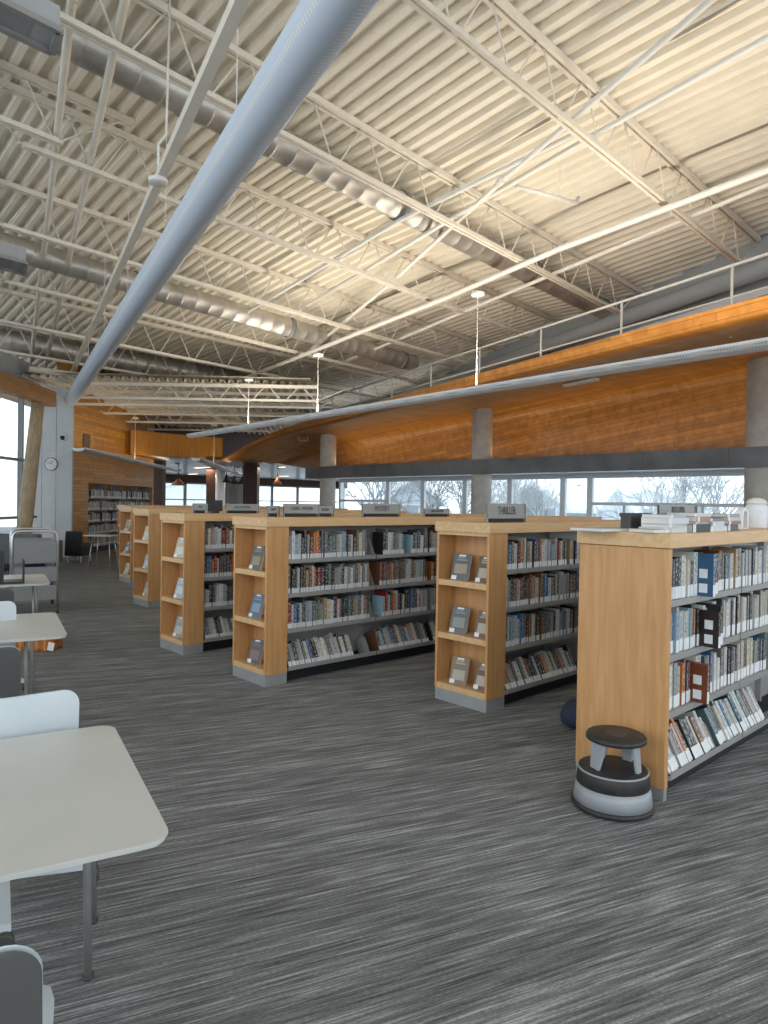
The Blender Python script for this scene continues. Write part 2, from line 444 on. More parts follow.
def truss(root, top, bot, panel=0.86, cw=0.12, first=None, skip_top=0, rod=0.012):
    """top/bot: functions t-> point, with ranges; top=(a,b) bot=(a,b) end points"""
    ta, tb = Vector(top[0]), Vector(top[1]); ba, bb = Vector(bot[0]), Vector(bot[1])
    d = (tb - ta).normalized(); side = d.cross(Vector((0, 0, 1))).normalized()
    m = MB()
    for sgn in (-1, 1):
        o = side * (sgn * (cw / 2 - 0.022))
        m.beam(ta + o, tb + o, 0.045, 0.075)
    m.build('top_chord', 'paint_cream', root)
    m = MB()
    for sgn in (-1, 1):
        o = side * (sgn * (cw / 2 - 0.026))
        m.beam(ba + o, bb + o, 0.04, 0.055)
    L_ = (bb - ba).length; n = max(1, round(L_ / panel))
    for k in range(0, n + 1, 2):
        c = ba + (bb - ba) * (k / n); m.beam(c - d * 0.05, c + d * 0.05, cw * 0.6, 0.03)
    m.build('bottom_chord', 'paint_cream', root)
    def topat(p):      # top chord point above p
        t = ((p - ta).dot(d)); return ta + d * t
    for k in range(n):
        p = ba + (bb - ba) * (k / n); q = ba + (bb - ba) * ((k + 1) / n); c = topat((p + q) / 2)
        if (c - ta).dot(d) < 0 or (tb - c).dot(d) < 0: continue
        for a_, b_ in ((p + d * 0.05, c - d * 0.05), (q - d * 0.05, c + d * 0.05)):
            m = MB(); m.tube([a_, b_], rod, 6); m.build('web_bar', 'paint_cream', root)
    for p, sg in ((ba, -1), (bb, 1)):
        q = topat(p) + d * (sg * 0.75)
        m = MB(); m.tube([p, q], rod * 1.1, 6); m.build('end_bar', 'paint_cream', root)

tlabels = ['cream open-web roof truss passing overhead at the top of the view', 'cream open-web roof truss nearest camera, long bottom chord at upper right',
           'cream open-web roof truss running below the first silver duct', 'cream open-web roof truss crossing behind the pale blue fabric duct, third from camera',
           'cream open-web roof truss just before the second silver duct', 'cream open-web roof truss just beyond the second silver duct',
           'cream open-web roof truss before the third silver duct', 'cream open-web roof truss beyond the third silver duct', 'farthest cream truss of the high roof, above the big sprinkler main']
for i, (Y, z0, s) in enumerate(ST[3:12]):
    def P(X, off=0.0, Y=Y, z0=z0, s=s): return (X, Y, z0 + s * X + off)
    xa = {4.24: 1.25, 6.60: 1.75, 8.96: 2.36, 11.22: 2.7, 13.27: 3.3, 15.2: 3.4, 17.2: 4.0, 18.86: 4.5}.get(Y, 0.8)
    xb = 11.7 + 0.2 * (Y - 4.24)
    r = thing('roof_truss', tlabels[i], 'truss', P(xa), 0, 'trusses under the high roof')
    truss(r, (P(-6.5, DEPTH - 0.04), P(wallx(Y) - 0.05, DEPTH - 0.04)), (P(xa, 0.03), P(xb, 0.03)))
# left-hand bay stub trusses that end near the bearing line
for i, (Y, z0, s) in enumerate(ST[4:9]):
    Y2 = Y - 0.35
    def P(X, off=0.0): return (X, Y2, roofz(X, Y2) + off)
    xe = 0.8 + 0.24 * Y - 0.3
    if i > 2: continue
    r = thing('roof_truss', ['cream truss of the left roof bay nearest camera', 'cream truss of the left roof bay ending near the grey lightbox', 'cream truss of the left roof bay ending above the second silver duct'][i], 'truss', P(xe), 0, 'trusses of the left roof bay')
    truss(r, (P(-6.5, DEPTH - 0.05), P(xe + 0.9, DEPTH - 0.05)), (P(-6.0, 0.03), P(xe, 0.03)))

# far lower roof bay, turned towards the far wood wall
FD = lambda D, lat: Vector((FW.x * D + RT.x * lat, FW.y * D + RT.y * lat, 0))
WZ = 3.9
ang = R(52)
mb = MB()
ux = Vector((math.cos(ang), math.sin(ang), 0)); vx = Vector((math.sin(ang), -math.cos(ang), 0))
prw = deck_profile(-8.6, 0.0)
org = FD(16.2, -2.9)
rws = []
for k in range(2):
    rws.append([tuple(org + vx * (x + 1.0) + ux * (k * 13.5 + (0.0 if k else -0.0)) + Vector((0, 0, 4.28 + dz))) for x, dz in prw])
mb.grid(rws, smooth=False)
mb.grid([[tuple(Vector(p) + Vector((0, 0, 0.1))) for p in (r_[0], r_[-1])] for r_ in rws], smooth=False, flip=True)
struct('ceiling_far', mb, 'deck_cream')
wl = ['cream truss of the low far roof, nearest of the five', 'cream truss of the low far roof meeting the left edge of the wood wall', 'cream truss in the middle of the low far roof',
      'cream truss of the low far roof ending at the wood wall corner', 'farthest cream truss, right above the orange wood bulkhead']
for i, (D, x0) in enumerate([(16.26, 80), (17.4, 72), (19.2, 104), (21.2, 127), (23.4, 140)]):
    la = (x0 - 384) / F_PX * D; lb = -0.10 * D
    a = FD(D, la); b_ = FD(D, lb)
    zt = 4.25 - 0.02
    r = thing('roof_truss', wl[i], 'truss', (a.x, a.y, WZ), 0, 'trusses under the low far roof')
    truss(r, (a + Vector((0, 0, zt)), b_ + Vector((0, 0, zt))), (a + Vector((0, 0, WZ)), b_ + Vector((0, 0, WZ))), panel=0.75, cw=0.10, rod=0.014)

# ------------------------------------------------------------------ ducts
def ribbed_duct(label, pts, r, part_gap=3.4):
    a, b = Vector(pts[0]), Vector(pts[1]); Ld = (b - a).length; d = (b - a) / Ld
    root = thing('spiral_duct', label, 'duct', a, 0, 'silver spiral ducts')
    P = []; Rr = []
    t = 0
    while t < Ld:
        for dt, rr in ((0, r), (0.262, r), (0.268, r + 0.004), (0.28, r + 0.004), (0.286, r)):
            if t + dt <= Ld: P.append(a + d * (t + dt)); Rr.append(rr)
        t += 0.29
    m = MB(); m.tube(P, Rr, 20, smooth=True); m.build('duct_pipe', 'galvanised', root)
    t = 1.2
    while t < Ld - 0.3:
        m = MB(); m.tube([a + d * t, a + d * (t + 0.10)], r + 0.022, 20); m.build('duct_collar', 'truck_grey', root)
        t += part_gap
    return root
def rowpt(slope, z0r, Y, X): return Vector((X, Y, 1.5 + (z0r + slope * X / Y) * Y))
ribbed_duct('silver spiral duct nearest camera, beside the top left grey lightbox', (rowpt(-0.054, 0.652, 7.35, -1.0), rowpt(-0.054, 0.652, 7.35, 13.0)), 0.20)
ribbed_duct('silver spiral duct crossing behind the fabric duct in mid ceiling', (rowpt(-0.05, 0.341, 12.3, 0.5), rowpt(-0.05, 0.341, 12.3, 12.4)), 0.20)
ribbed_duct('farthest silver spiral duct, low at left above the sprinkler main', (rowpt(-0.02, 0.211, 17.6, 1.5), rowpt(-0.02, 0.211, 17.6, 11.4)), 0.25)

end = onz(70.5, 400, 3.9); dirp = (end - onz(338.5, 0, 3.9)).normalized(); start = end - dirp * 21.5
r = thing('fabric_duct', 'long pale blue fabric air duct with slotted underside sloping across the ceiling', 'duct', end)
m = MB(); n_ = 24; m.tube([start + (end - start) * (k / n_) for k in range(n_ + 1)], 0.140, 40, cap=False, uv_v=True); m.build('duct_sleeve', 'duct_fabric', r)
m = MB(); m.tube([end, end + dirp * 0.03, end + dirp * 0.05], [0.144, 0.144, 0.11], 40); m.build('end_cap', 'fixture_white', r)
k = 0.6
while k < 20:
    m = MB()
    c = start + dirp * k
    if c.y > -3: 
        m.tube([c + Vector((0, 0, 0.138)), Vector((c.x, c.y, roofz(c.x, c.y) + 0.02))], 0.004, 5); m.build('hanger_wire', 'pipe_white', r)
    k += 2.4

# ------------------------------------------------------------------ pipes and struts under the roof
def pipe(name, label, pts, r, cat='pipe', mat='pipe_white', group=None, square=False, joints=()):
    root = thing(name, label, cat, pts[0], 0, group)
    m = MB()
    if square:
        for a, b in zip(pts, pts[1:]): m.beam(a, b, r * 2, r * 2)
    else: m.tube(pts, r, 10)
    m.build('pipe_run' if not square else 'strut_bar', mat, root)
    for j in joints:
        m = MB(); j = Vector(j); m.tube([j - Vector((0, 0, 0)) - (Vector(pts[1]) - Vector(pts[0])).normalized() * 0.06, j + (Vector(pts[1]) - Vector(pts[0])).normalized() * 0.06], r * 1.5, 12)
        m.build('coupling', mat, root)
    return root
def ext(a, b, t0, t1):
    a, b = Vector(a), Vector(b); return [a + (b - a) * t0, a + (b - a) * t1]
a, b = onz(240, 0, 4.62), onz(72, 373, 4.62)
pts = ext(a, b, -0.4, 1.0)
bar = pipe('ceiling_strut', 'wide cream square strut with a round junction disc left of the fabric duct', pts, 0.042, 'strut', 'paint_cream', square=True)
c = onz(158, 181, 4.56); m = MB(); m.lathe([(0.02, -0.02), (0.09, -0.02), (0.09, 0.02), (0.03, 0.05)], c, 20); m.build('junction_disc', 'pipe_white', bar)
m = MB(); m.tube([c, c + Vector((0, 0, 0.35)), c + Vector((0.1, 0.05, 0.5)), Vector((c.x + 0.12, c.y + 0.05, roofz(c.x, c.y) + 0.6))], 0.012, 6); m.build('conduit', 'pipe_white', bar)
for lab, px in (('cream pipe above the trusses, leftmost of two beside the square strut', [(72, 0), (50, 200), (30, 368)]),
                ('cream pipe above the trusses, right of the leftmost pipe', [(125, 0), (82, 200), (45, 368)])):
    P0 = onroof(*px[0], 0.16); P1 = onroof(*px[1], 0.16); P2 = onroof(*px[2], 0.16)
    pp = [P0 - (P1 - P0) * 0.5, P0, P1, P2] 
    pipe('sprinkler_pipe', lab, pp, 0.042, group='cream sprinkler pipes', mat='paint_cream')
rl = [('white diagonal pipe crossing the top right truss, with a coupling', [(711, 0), (504, 179), (392, 282), (280, 376)], 0.16, 0.036),
      ('white pipe crossing the first truss a little right of the diagonal pipe', [(768, 37.5), (594, 135), (459, 214), (289.5, 316)], 0.20, 0.036),
      ('thick white pipe running below the truss chords from right edge', [(768, 170), (559, 249), (450, 296.5), (213, 391)], -0.10, 0.045),
      ('slim white pipe just under the thick white pipe at right', [(730.6, 200), (558, 272), (400, 339), (258.6, 395.8)], 0.12, 0.034),
      ('short white pipe in the middle of the ceiling behind the fabric duct', [(512, 165), (400, 220), (297.7, 282), (215, 331)], 0.18, 0.034)]
for lab, px, off, rr in rl:
    P = [onroof(x, y, off) for x, y in px]
    P = [P[0] + (P[0] - P[1]) * 0.5] + P
    pipe('sprinkler_pipe', lab, P, rr, group='white sprinkler pipes', joints=(onroof(501, 181, off),) if 'coupling' in lab else ())
main_pts = [onz(29, 369, 4.42), onz(250, 398, 4.42), onz(318, 414, 4.35)]
sm = pipe('sprinkler_main', 'large cream sprinkler main low across the far ceiling', main_pts, 0.075, mat='paint_cream')
m = MB(); m.tube([onz(283, 402, 4.42), onz(283, 402, 4.42) + Vector((0, 0, 0.45)), onz(283, 402, 4.42) + Vector((0.25, 0.1, 0.6))], 0.05, 10); m.build('riser', 'paint_cream', sm)
# sprinkler arm with head
A, B = onroof(516, 186, 0.2), onroof(577, 203, 0.2)
r = thing('sprinkler_drop', 'short horizontal sprinkler arm with hanging rod in the middle right ceiling', 'sprinkler', B)
m = MB(); m.tube([A, B], 0.026, 8); m.build('arm_pipe', 'pipe_white', r)
m = MB(); m.tube([B, B + Vector((0, 0, 0.07))], 0.022, 8); m.lathe([(0.01, 0.06), (0.035, 0.07), (0.035, 0.08)], B, 10); m.build('sprinkler_head', 'chrome', r)
mid = A + (B - A) * 0.7
m = MB(); m.tube([mid, Vector((mid.x, mid.y, roofz(mid.x, mid.y) + DEPTH))], 0.007, 5); m.build('rod', 'pipe_white', r)
# two thin diagonal far braces
for lab, p, q in (('thick pale far brace, left of two slanting down to the long pendant light', (201, 403), (232, 431)), ('pale far brace with flared head, right of two above the long pendant light', (220, 402), (250, 430))):
    P0 = onz(*p, 4.2); P1 = onz(*q, 3.95)
    pipe('ceiling_strut', lab, [P0, P1], 0.05, 'strut', 'paint_cream')
# grey boxes at the left
def ceilbox(label, quad, z):
    p = [onz(x, y, z) for x, y in quad]
    r = thing('ceiling_lightbox', label, 'ceiling fixture', (p[0].x, p[0].y, z), 0, 'grey ceiling lightboxes')
    a0, b0, c0, d0 = p
    ex = (b0 - a0).normalized(); a0 = a0 - ex * 1.6; d0 = d0 - ex * 1.6
    up = Vector((0, 0, 0.22)); s = 0.05
    m = MB(); m.hexa([d0, c0, b0, a0, d0 + up, c0 + up, b0 + up, a0 + up] if False else [a0 + up * 0.15, d0 + up * 0.15, c0 + up * 0.15, b0 + up * 0.15, a0 + up, d0 + up, c0 + up, b0 + up]); m.build('housing', 'wall_grey', r)
    m = MB()
    for q0, q1 in ((a0, b0), (b0, c0), (c0, d0), (d0, a0)): m.beam(q0 + up * 0.08, q1 + up * 0.08, 0.06, 0.05)
    m.build('rim', 'shelf_grey', r)
    ce = (a0 + b0 + c0 + d0) / 4
    sh = lambda q: ce + (q - ce) * 0.8
    m = MB(); m.hexa([sh(a0) + up * .1, sh(d0) + up * .1, sh(c0) + up * .1, sh(b0) + up * .1] + [sh(q) + up * .16 for q in (a0, d0, c0, b0)]); m.build('diffuser', 'dark_frame', r)
ceilbox('grey rectangular lightbox hung at the top left corner', [(0, 3), (60, 33), (52, 54), (0, 28)], 5.35)
ceilbox('small grey lightbox hung at left beside the second silver duct', [(0, 257), (26, 264), (24, 275), (0, 268)], 5.0)

# ------------------------------------------------------------------ wood canopy on the right
EDGE = [(6.4, -4.0, 3.85), (7.75, 1.0, 3.85), (8.2, 2.68, 3.85), (8.62, 4.36, 3.85), (9.33, 6.96, 3.85), (10.3, 10.4, 3.85), (11.33, 13.95, 3.85), (11.85, 16.2, 3.84), (12.12, 17.6, 3.78),
        (12.12, 18.6, 3.62), (12.0, 19.4, 3.38), (11.88, 20.1, 3.14), (11.8, 20.9, 2.92)]
YS = [-4, 1.0, 2.7, 4.37, 7.0, 10.7, 14.0, 16.8, 18.2, 19.2, 20.0, 20.5, 20.95]
ZC = [4.4, 4.34, 4.30, 4.20, 4.05, 3.84, 3.66, 3.52, 3.34, 3.16, 3.02, 2.95, 2.92]
rows = []
for (ex, ey, ez), yy, zc in zip(EDGE, YS, ZC):
    fall = 1 if yy < 17.5 else max(0, (20.95 - yy) / 3.45)
    zb = 2.45 + (1 - fall) * 0.46
    e1 = Vector((ex, ey, ez - 0.17 * (0.3 + 0.7 * fall)))
    cr = Vector((13.5, yy, zc))
    row = [Vector((ex + 0.02, ey, ez)), e1]
    for t in (0.2, 0.4, 0.6, 0.8): 
        q = e1.lerp(cr, t); q.z += 0.05 * math.sin(PI * t) * fall; row.append(q)
    row += [cr, Vector((13.78, yy, zc - 0.05)), Vector((13.95, yy, zc - 0.22 * fall)), Vector((14.02, yy, zc - (zc - zb) * 0.5)), Vector((14.05, yy, zb))]
    rows.append(row)
mb = MB(); mb.grid(rows)
# top face of the canopy
top = [[Vector((e[0] + 0.02, e[1], e[2])), Vector((e[0] + 0.6, e[1] + 0.1, e[2] + 0.0)), Vector((14.6, y_, 4.6 if y_ < 17.5 else max(e[2], 3.05)))] for e, y_ in zip(EDGE, YS)]
mb.grid(top, flip=True, smooth=False)
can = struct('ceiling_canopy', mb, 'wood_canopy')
for p in can.data.polygons: pass
# edge strip (lighter face board)
mb = MB()
rr = [[Vector((e[0] - 0.012, e[1], e[2] + 0.01)), Vector((e[0] - 0.012, e[1], e[2] - 0.17 * (0.3 + 0.7 * (1 if y_ < 17.5 else max(0, (20.95 - y_) / 3.45)))))] for e, y_ in zip(EDGE, YS)]
mb.grid(rr, smooth=False, flip=False); rb = [[q + Vector((0.02, 0, 0)) for q in r_] for r_ in rr]; mb.grid(rb, smooth=False, flip=True)
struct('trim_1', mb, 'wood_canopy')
# clerestory wall behind the canopy
mb = MB()
w0 = Vector((wallx(-4), -4, 0)); w1 = Vector((wallx(20.6), 20.6, 0))
mb.hexa([(w0.x, w0.y, 4.62), (w0.x + .2, w0.y, 4.62), (w1.x + .2, w1.y, 4.62), (w1.x, w1.y, 4.62), (w0.x, w0.y, 7.2), (w0.x + .2, w0.y, 7.2), (w1.x + .2, w1.y, 6.0), (w1.x, w1.y, 6.0)])
struct('wall_clerestory', mb, 'wall_grey')
dirw = (w1 - w0).normalized()
a = w0 + Vector((-0.30, 0, 5.70)); b = w1 + Vector((-0.30, 0, 4.85))
pipe('heating_pipe', 'wide pale grey pipe along the wall behind the catwalk railing', [a, b], 0.16, mat='wall_grey')
a = w0 + Vector((-0.2, 0, 5.28)); b = w1 + Vector((-0.2, 0, 4.62))
pipe('cable_tray', 'narrow grey tray low along the wall behind the catwalk railing', [a, b], 0.06, 'cable tray', 'fixture_white', square=True)
# railing
r = thing('catwalk_railing', 'white pipe railing standing along the top of the wood canopy', 'railing', (10.2, 4, 3.87))
def railp(Y, z): return Vector((10.0 + 0.27 * (Y - 4.0), Y, z))
m = MB(); m.tube([railp(-3, 4.86), railp(19, 4.86)], 0.022, 8); m.build('top_rail', 'pipe_white', r)
m = MB(); m.tube([railp(-3, 4.42), railp(19, 4.42)], 0.018, 8); m.build('mid_rail', 'pipe_white', r)
Y = -2.0
while Y < 19:
    m = MB(); m.tube([railp(Y, 3.87), railp(Y, 4.88)], 0.02, 8); m.build('post', 'pipe_white', r); Y += 1.9
# steel band and light shelf
mb = MB()
Y = -4.0
k = 0
while Y < 17.4:
    y1 = min(Y + 0.795, 17.55); mb.box(12.88, 12.93, Y, y1, 2.24, 2.60); Y += 0.8; k += 1
mb.box(12.90, 12.96, -4, 17.5, 2.26, 2.58)
mb.box(12.9, 13.6, 17.5, 17.55, 2.24, 2.6)
struct('trim_2', mb, 'steel_band')
mb = MB(); mb.box(12.94, 14.4, -4, 17.5, 2.28, 2.34); struct('ceiling_light_shelf', mb, 'fixture_white')

# columns
for y_, lab in ((4.37, 'round concrete column at the right edge of the view'), (10.7, 'round concrete column rising in the middle behind the thriller sign'), (16.8, 'farthest round concrete column beside the end of the steel band')):
    r = thing('concrete_column', lab, 'column', (13.2, y_, 0), 0, 'round concrete columns')
    m = MB(); m.lathe([(0.25, 0), (0.25, 4.4)], (13.2, y_, 0), 32); m.build('shaft', 'concrete', r)
    m = MB(); m.lathe([(0.262, 0.0), (0.262, 0.1), (0.252, 0.11)], (13.2, y_, 0), 32); m.build('base_ring', 'wall_grey', r)

# window wall on the right
WX = 14.3
def yat(px): return WX * math.tan(AX - math.atan((px - 384) / F_PX))
mull = [345, 388, 423, 465, 510, 563, 590, 748, 860, 1000]
ys = [17.55] + [yat(p) for p in mull[1:]]
mb = MB(); mb.box(WX - 0.05, WX + 0.2, -4, 17.6, 0, 0.92); struct('wall_right', mb, 'wall_grey')
mb = MB(); mb.box(WX - 0.02, WX + 0.2, -4, 17.6, 2.22, 2.6); struct('wall_right_head', mb, 'window_frame')
for i, (ya, yb) in enumerate(zip(ys, ys[1:])):
    lo, hi = min(ya, yb), max(ya, yb)
    root = bpy.data.objects.new('window_%d' % (i + 1), None); COL.objects.link(root); root.location = (WX, (lo + hi) / 2, 0.92); root['kind'] = 'structure'
    WM[root] = Matrix.Translation(root.location)
    m = MB(); w = 0.07
    m.box(WX - .04, WX + .04, lo, lo + w, 0.92, 2.24); m.box(WX - .04, WX + .04, hi - w, hi, 0.92, 2.24)
    m.box(WX - .04, WX + .04, lo + w, hi - w, 0.92, 1.0); m.box(WX - .04, WX + .04, lo + w, hi - w, 2.16, 2.24)
    if i in (0, 6, 7, 8):
        m.box(WX - .045, WX + .03, lo + w, hi - w, 1.54, 1.61)
        n = 4 if i == 6 else 2
        for q in range(1, n):
            yy = lo + (hi - lo) * q / n; m.box(WX - .04, WX + .03, yy - .03, yy + .03, 1.0, 1.54)
    m.build('window_frame', 'window_frame', root)
    m = MB(); m.box(WX - .004, WX + .004, lo + w * .5, hi - w * .5, 0.96, 2.2); m.build('pane', 'window_glass', root)
    if i == 0: pass

# ------------------------------------------------------------------ far wood wall, recess, bulkhead, low ceiling
A0 = Vector((6.02, 18.18, 0)); wd = Vector((0.66, 0.752, 0)).normalized()
nrm = Vector((-wd.y, wd.x, 0))     # away from the room
def wp(t, back=0.0, z=0.0): p = A0 + wd * t + nrm * back; return Vector((p.x, p.y, z))
def wallbox(mb, t0, t1, z0, z1, b0=0.0, b1=0.2):
    mb.hexa([wp(t0, b0, z0), wp(t1, b0, z0), wp(t1, b1, z0), wp(t0, b1, z0), wp(t0, b0, z1), wp(t1, b0, z1), wp(t1, b1, z1), wp(t0, b1, z1)])
def tat(px):   # parameter on the wall line where the pixel column cuts it
    az = AX - math.atan((px - 384) / F_PX); tn = math.tan(az)
    return (tn * A0.x - A0.y) / (wd.y - tn * wd.x)
ta, tb = tat(88), tat(152)
mb = MB(); wallbox(mb, .10, ta, 0, 5.2, 0, .45); wallbox(mb, ta, tb, 1.92, 5.2, 0, .45); wallbox(mb, tb, tb + .15, 0, 5.2, 0, .45); wallbox(mb, ta, tb, 0, 1.92, .42, .5)
struct('wall_far', mb, 'wood_wall')
# recessed shelving
r = thing('wall_shelving', 'recessed grey shelving full of books in the far wood wall', 'shelving', wp(ta, .2))
m = MB(); wallbox(m, ta + .02, tb - .02, 0.0, 0.14, .06, .4); m.build('base', 'plinth_black', r)
for t in [ta + .02 + (tb - ta - .06) * k / 4 for k in range(5)]:
    m = MB(); wallbox(m, t, t + .02, 0.14, 1.9, .06, .4); m.build('upright', 'shelf_grey', r)
SHZ = [0.16, 0.50, 0.84, 1.17, 1.50]
for z in SHZ:
    m = MB(); wallbox(m, ta + .02, tb - .02, z, z + .025, .04, .4); m.build('shelf', 'shelf_grey', r)
# wall vent plate
m = MB(); t0 = tat(82); wallbox(m, t0, t0 + .42, 2.86, 3.22, -.03, -.002); tag(m.build('wall_vent', 'vent_brown'), 'small brown vent plate high on the orange wood wall', 'vent')
# bulkhead
mb = MB(); mb.box(8.7, 11.9, 21.0, 21.2, 2.9, 3.65); struct('wall_bulkhead', mb, 'wood_bulkhead')
# back wall above the bulkhead (dark)
mb = MB(); mb.box(8.0, 16.5, 24.5, 24.7, 3.01, 5.2); struct('wall_back', mb, 'brown_dark')
mb = MB(); mb.prism([(8.7, 21.1), (11.8, 20.98), (14.05, 20.98), (14.05, 17.6), (14.6, 17.6), (29.6, 36.3), (29.6, 38), (17, 38)], 2.9, 3.0); struct('ceiling_low', mb, 'low_ceiling_brown')
mb = MB(); e0, e1 = Vector((14.5, 17.7, 0)), Vector((29.5, 36.2, 0)); ed = (e1 - e0).normalized()
for z0, z1 in ((0, .9), (2.35, 2.9)): mb.beam(e0 + Vector((0, 0, (z0 + z1) / 2)), e1 + Vector((0, 0, (z0 + z1) / 2)), .16, z1 - z0)
k = 0
while k < 23: mb.beam(e0 + ed * k + Vector((0, 0, .9)), e0 + ed * k + Vector((0, 0, 2.35)), .1, .1); k += 1.9
struct('wall_hall', mb, 'window_frame')
# downlights in the low ceiling
for i, (px, py, L_, lab) in enumerate([(202, 467.5, 1.2, 'long warm ceiling panel light left of the second pendant'), (193, 474, 0.9, 'short warm ceiling panel light above the far windows'),
                                (256, 471, 0.5, 'warm ceiling panel light below the curled wood edge'), (282, 467, 0.4, 'warm ceiling panel light nearest the concrete column, upper one'),
                                (284, 476, 0.9, 'warm ceiling panel light near the concrete column, lower one')]):
    p = onz(px, py, 2.88)
    r = thing('ceiling_light', lab, 'light', p, 0, 'panel lights in the low ceiling')
    m = MB(); m.box(p.x - .09, p.x + .09, p.y - L_ / 2, p.y + L_ / 2, 2.876, 2.9); m.build('light_frame', 'fixture_white', r)
    m = MB(); m.box(p.x - .07, p.x + .07, p.y - L_ / 2 + .03, p.y + L_ / 2 - .03, 2.868, 2.877); m.build('diffuser', 'lamp_panel', r)
# far glass front beneath the low ceiling
mb = MB(); mb.box(14, 30, 36.0, 36.2, 0, 0.6); mb.box(14, 30, 36.0, 36.2, 2.5, 2.9); struct('wall_front', mb, 'brown_dark')
for k in range(8):
    x0 = 14.2 + k * 1.95
    root = bpy.data.objects.new('window_%d' % (20 + k), None); COL.objects.link(root); root.location = (x0 + .97, 36.1, .6); root['kind'] = 'structure'; WM[root] = Matrix.Translation(root.location)
    m = MB(); m.box(x0, x0 + .08, 36.05, 36.15, .6, 2.5); m.box(x0 + 1.87, x0 + 1.95, 36.05, 36.15, .6, 2.5); m.box(x0, x0 + 1.95, 36.05, 36.15, .6, .68); m.box(x0, x0 + 1.95, 36.05, 36.15, 2.42, 2.5); m.box(x0, x0 + 1.95, 36.06, 36.14, 1.5, 1.56)
    m.build('window_frame', 'dark_frame', root)
    m = MB(); m.box(x0 + .04, x0 + 1.91, 36.095, 36.105, .64, 2.46); m.build('pane', 'window_glass', root)
# dark square posts, partition
def px_at_depth(px, D):
    return FD(D, (px - 384) / F_PX * D)
for px, D, w, lab in ((213, 30, .5, 'dark brown square post right of the bright far windows'), (251, 27, .55, 'dark brown square post in the middle of the far hall'), (158, 25.5, .42, 'dark red-brown post at the end of the wood wall')):
    p = px_at_depth(px, D); m = MB(); m.box(-w / 2, w / 2, -w / 2, w / 2, 0, 2.89, M=Matrix.Translation(p) @ Matrix.Rotation(AX, 4, 'Z')); 
    r = thing('square_post', lab, 'post', p, 0, 'dark brown posts'); m.build('shaft', 'brown_dark', r)
    m = MB(); m.box(-w / 2 - .01, w / 2 + .01, -w / 2 - .01, w / 2 + .01, 0, .1, M=Matrix.Translation(p) @ Matrix.Rotation(AX, 4, 'Z')); m.build('base', 'plinth_black', r)
pa, pb_ = px_at_depth(221, 31), px_at_depth(244, 31)
m = MB()
nn = 40; rw = [[], []]
for k in range(nn + 1):
    q = pa.lerp(pb_, k / nn) + FW * (0.05 * math.sin(k * 1.5)); rw[0].append(q + Vector((0, 0, .1))); rw[1].append(q + Vector((0, 0, 2.55)))
m.grid(rw); m.grid([[q + FW * .02 for q in r_] for r_ in rw], flip=True)
tag(m.build('curtain', 'curtain'), 'pale grey pleated curtain hanging between the dark far posts', 'curtain')
for px, h, lab, mt in ((226, 2.25, 'leftmost of three small black cone lamps by the grey curtain', 'black_plastic'), (234, 2.2, 'middle one of three small black cone lamps by the grey curtain', 'black_plastic'), (242, 2.2, 'rightmost of three small black cone lamps by the grey curtain', 'black_plastic'), (178, 2.1, 'orange cone pendant lamp before the bright far windows', 'lamp_orange'), (277, 2.2, 'brown cone lamp hanging right of the middle post', 'lamp_orange')):
    p = px_at_depth(px, 28); r = thing('pendant_lamp', lab, 'lamp', (p.x, p.y, h), 0)
    m = MB(); m.tube([p + Vector((0, 0, h + .25)), p + Vector((0, 0, 2.9))], .015, 5); m.build('cord', 'black_plastic', r)
    s_ = 1.0 if 'orange' not in lab else 1.5
    m = MB(); m.lathe([(.20 * s_, 0), (.05, .26), (.03, .3)], p + Vector((0, 0, h)), 14); m.build('lamp_shade', mt, r)
# reception counters in the far hall
for px, D, w, lab in ((230, 24.5, 1.8, 'pale service counter in front of the grey curtain'), (289, 25, 1.8, 'pale service counter behind the classic western sign')):
    p = px_at_depth(px, D); M = Matrix.Translation(p) @ Matrix.Rotation(AX - PI / 2, 4, 'Z'); r = thing('service_counter', lab, 'counter', p)
    m = MB(); m.box(-w / 2, w / 2, -.3, .3, 0, 1.05, M=M); m.build('counter_body', 'siding_pale', r)
    m = MB(); m.box(-w / 2 - .05, w / 2 + .05, -.36, .36, 1.05, 1.1, M=M); m.build('countertop', 'shelf_grey', r)
    for q in range(4):
        m = MB(); m.box(-w / 2 + .06 + q * w / 4, -w / 2 + w / 4 - .02 + q * w / 4, -.315, -.3, .15, .98, M=M); m.build('front_panel', 'curtain', r)
# round white pillar in the far hall
for px, lab in ((220, 'slim white round pillar at the edge of the grey curtain'),):
    p = px_at_depth(px, 29.0); r = thing('round_pillar', lab, 'pillar', p); m = MB(); m.lathe([(.2, 0), (.2, 2.9)], p, 20); m.build('shaft', 'fixture_white', r)
    m = MB(); m.lathe([(.22, 0), (.22, .08)], p, 20); m.build('base', 'wall_grey', r)

# grey pier with clock
pd = Vector((-0.68, 0.733, 0)).normalized(); pn = Vector((pd.y, -pd.x, 0))
def pp(t, back, z): q = A0 + pd * t - Vector((-0.66, -0.752, 0)) * back; return Vector((q.x, q.y, z))
def pierbox(mb, t0, t1, z0, z1, b0=0.0, b1=0.3):
    mb.hexa([pp(t1, b0, z0), pp(t0, b0, z0), pp(t0, b1, z0), pp(t1, b1, z0), pp(t1, b0, z1), pp(t0, b0, z1), pp(t0, b1, z1), pp(t1, b1, z1)])
mb = MB(); pierbox(mb, 0.0, 1.02, 0, 4.6, 0.02, .09)
for t0, t1 in ((0.0, .42), (.43, .80), (.81, 1.02)):
    for z0, z1 in ((0, .85), (.86, 2.3 if t0 < .4 else 2.7), (2.31 if t0 < .4 else 2.71, 3.35), (3.36, 4.6)): pierbox(mb, t0, t1, z0, z1, 0, .03)
struct('wall_pier', mb, 'pier_panel')
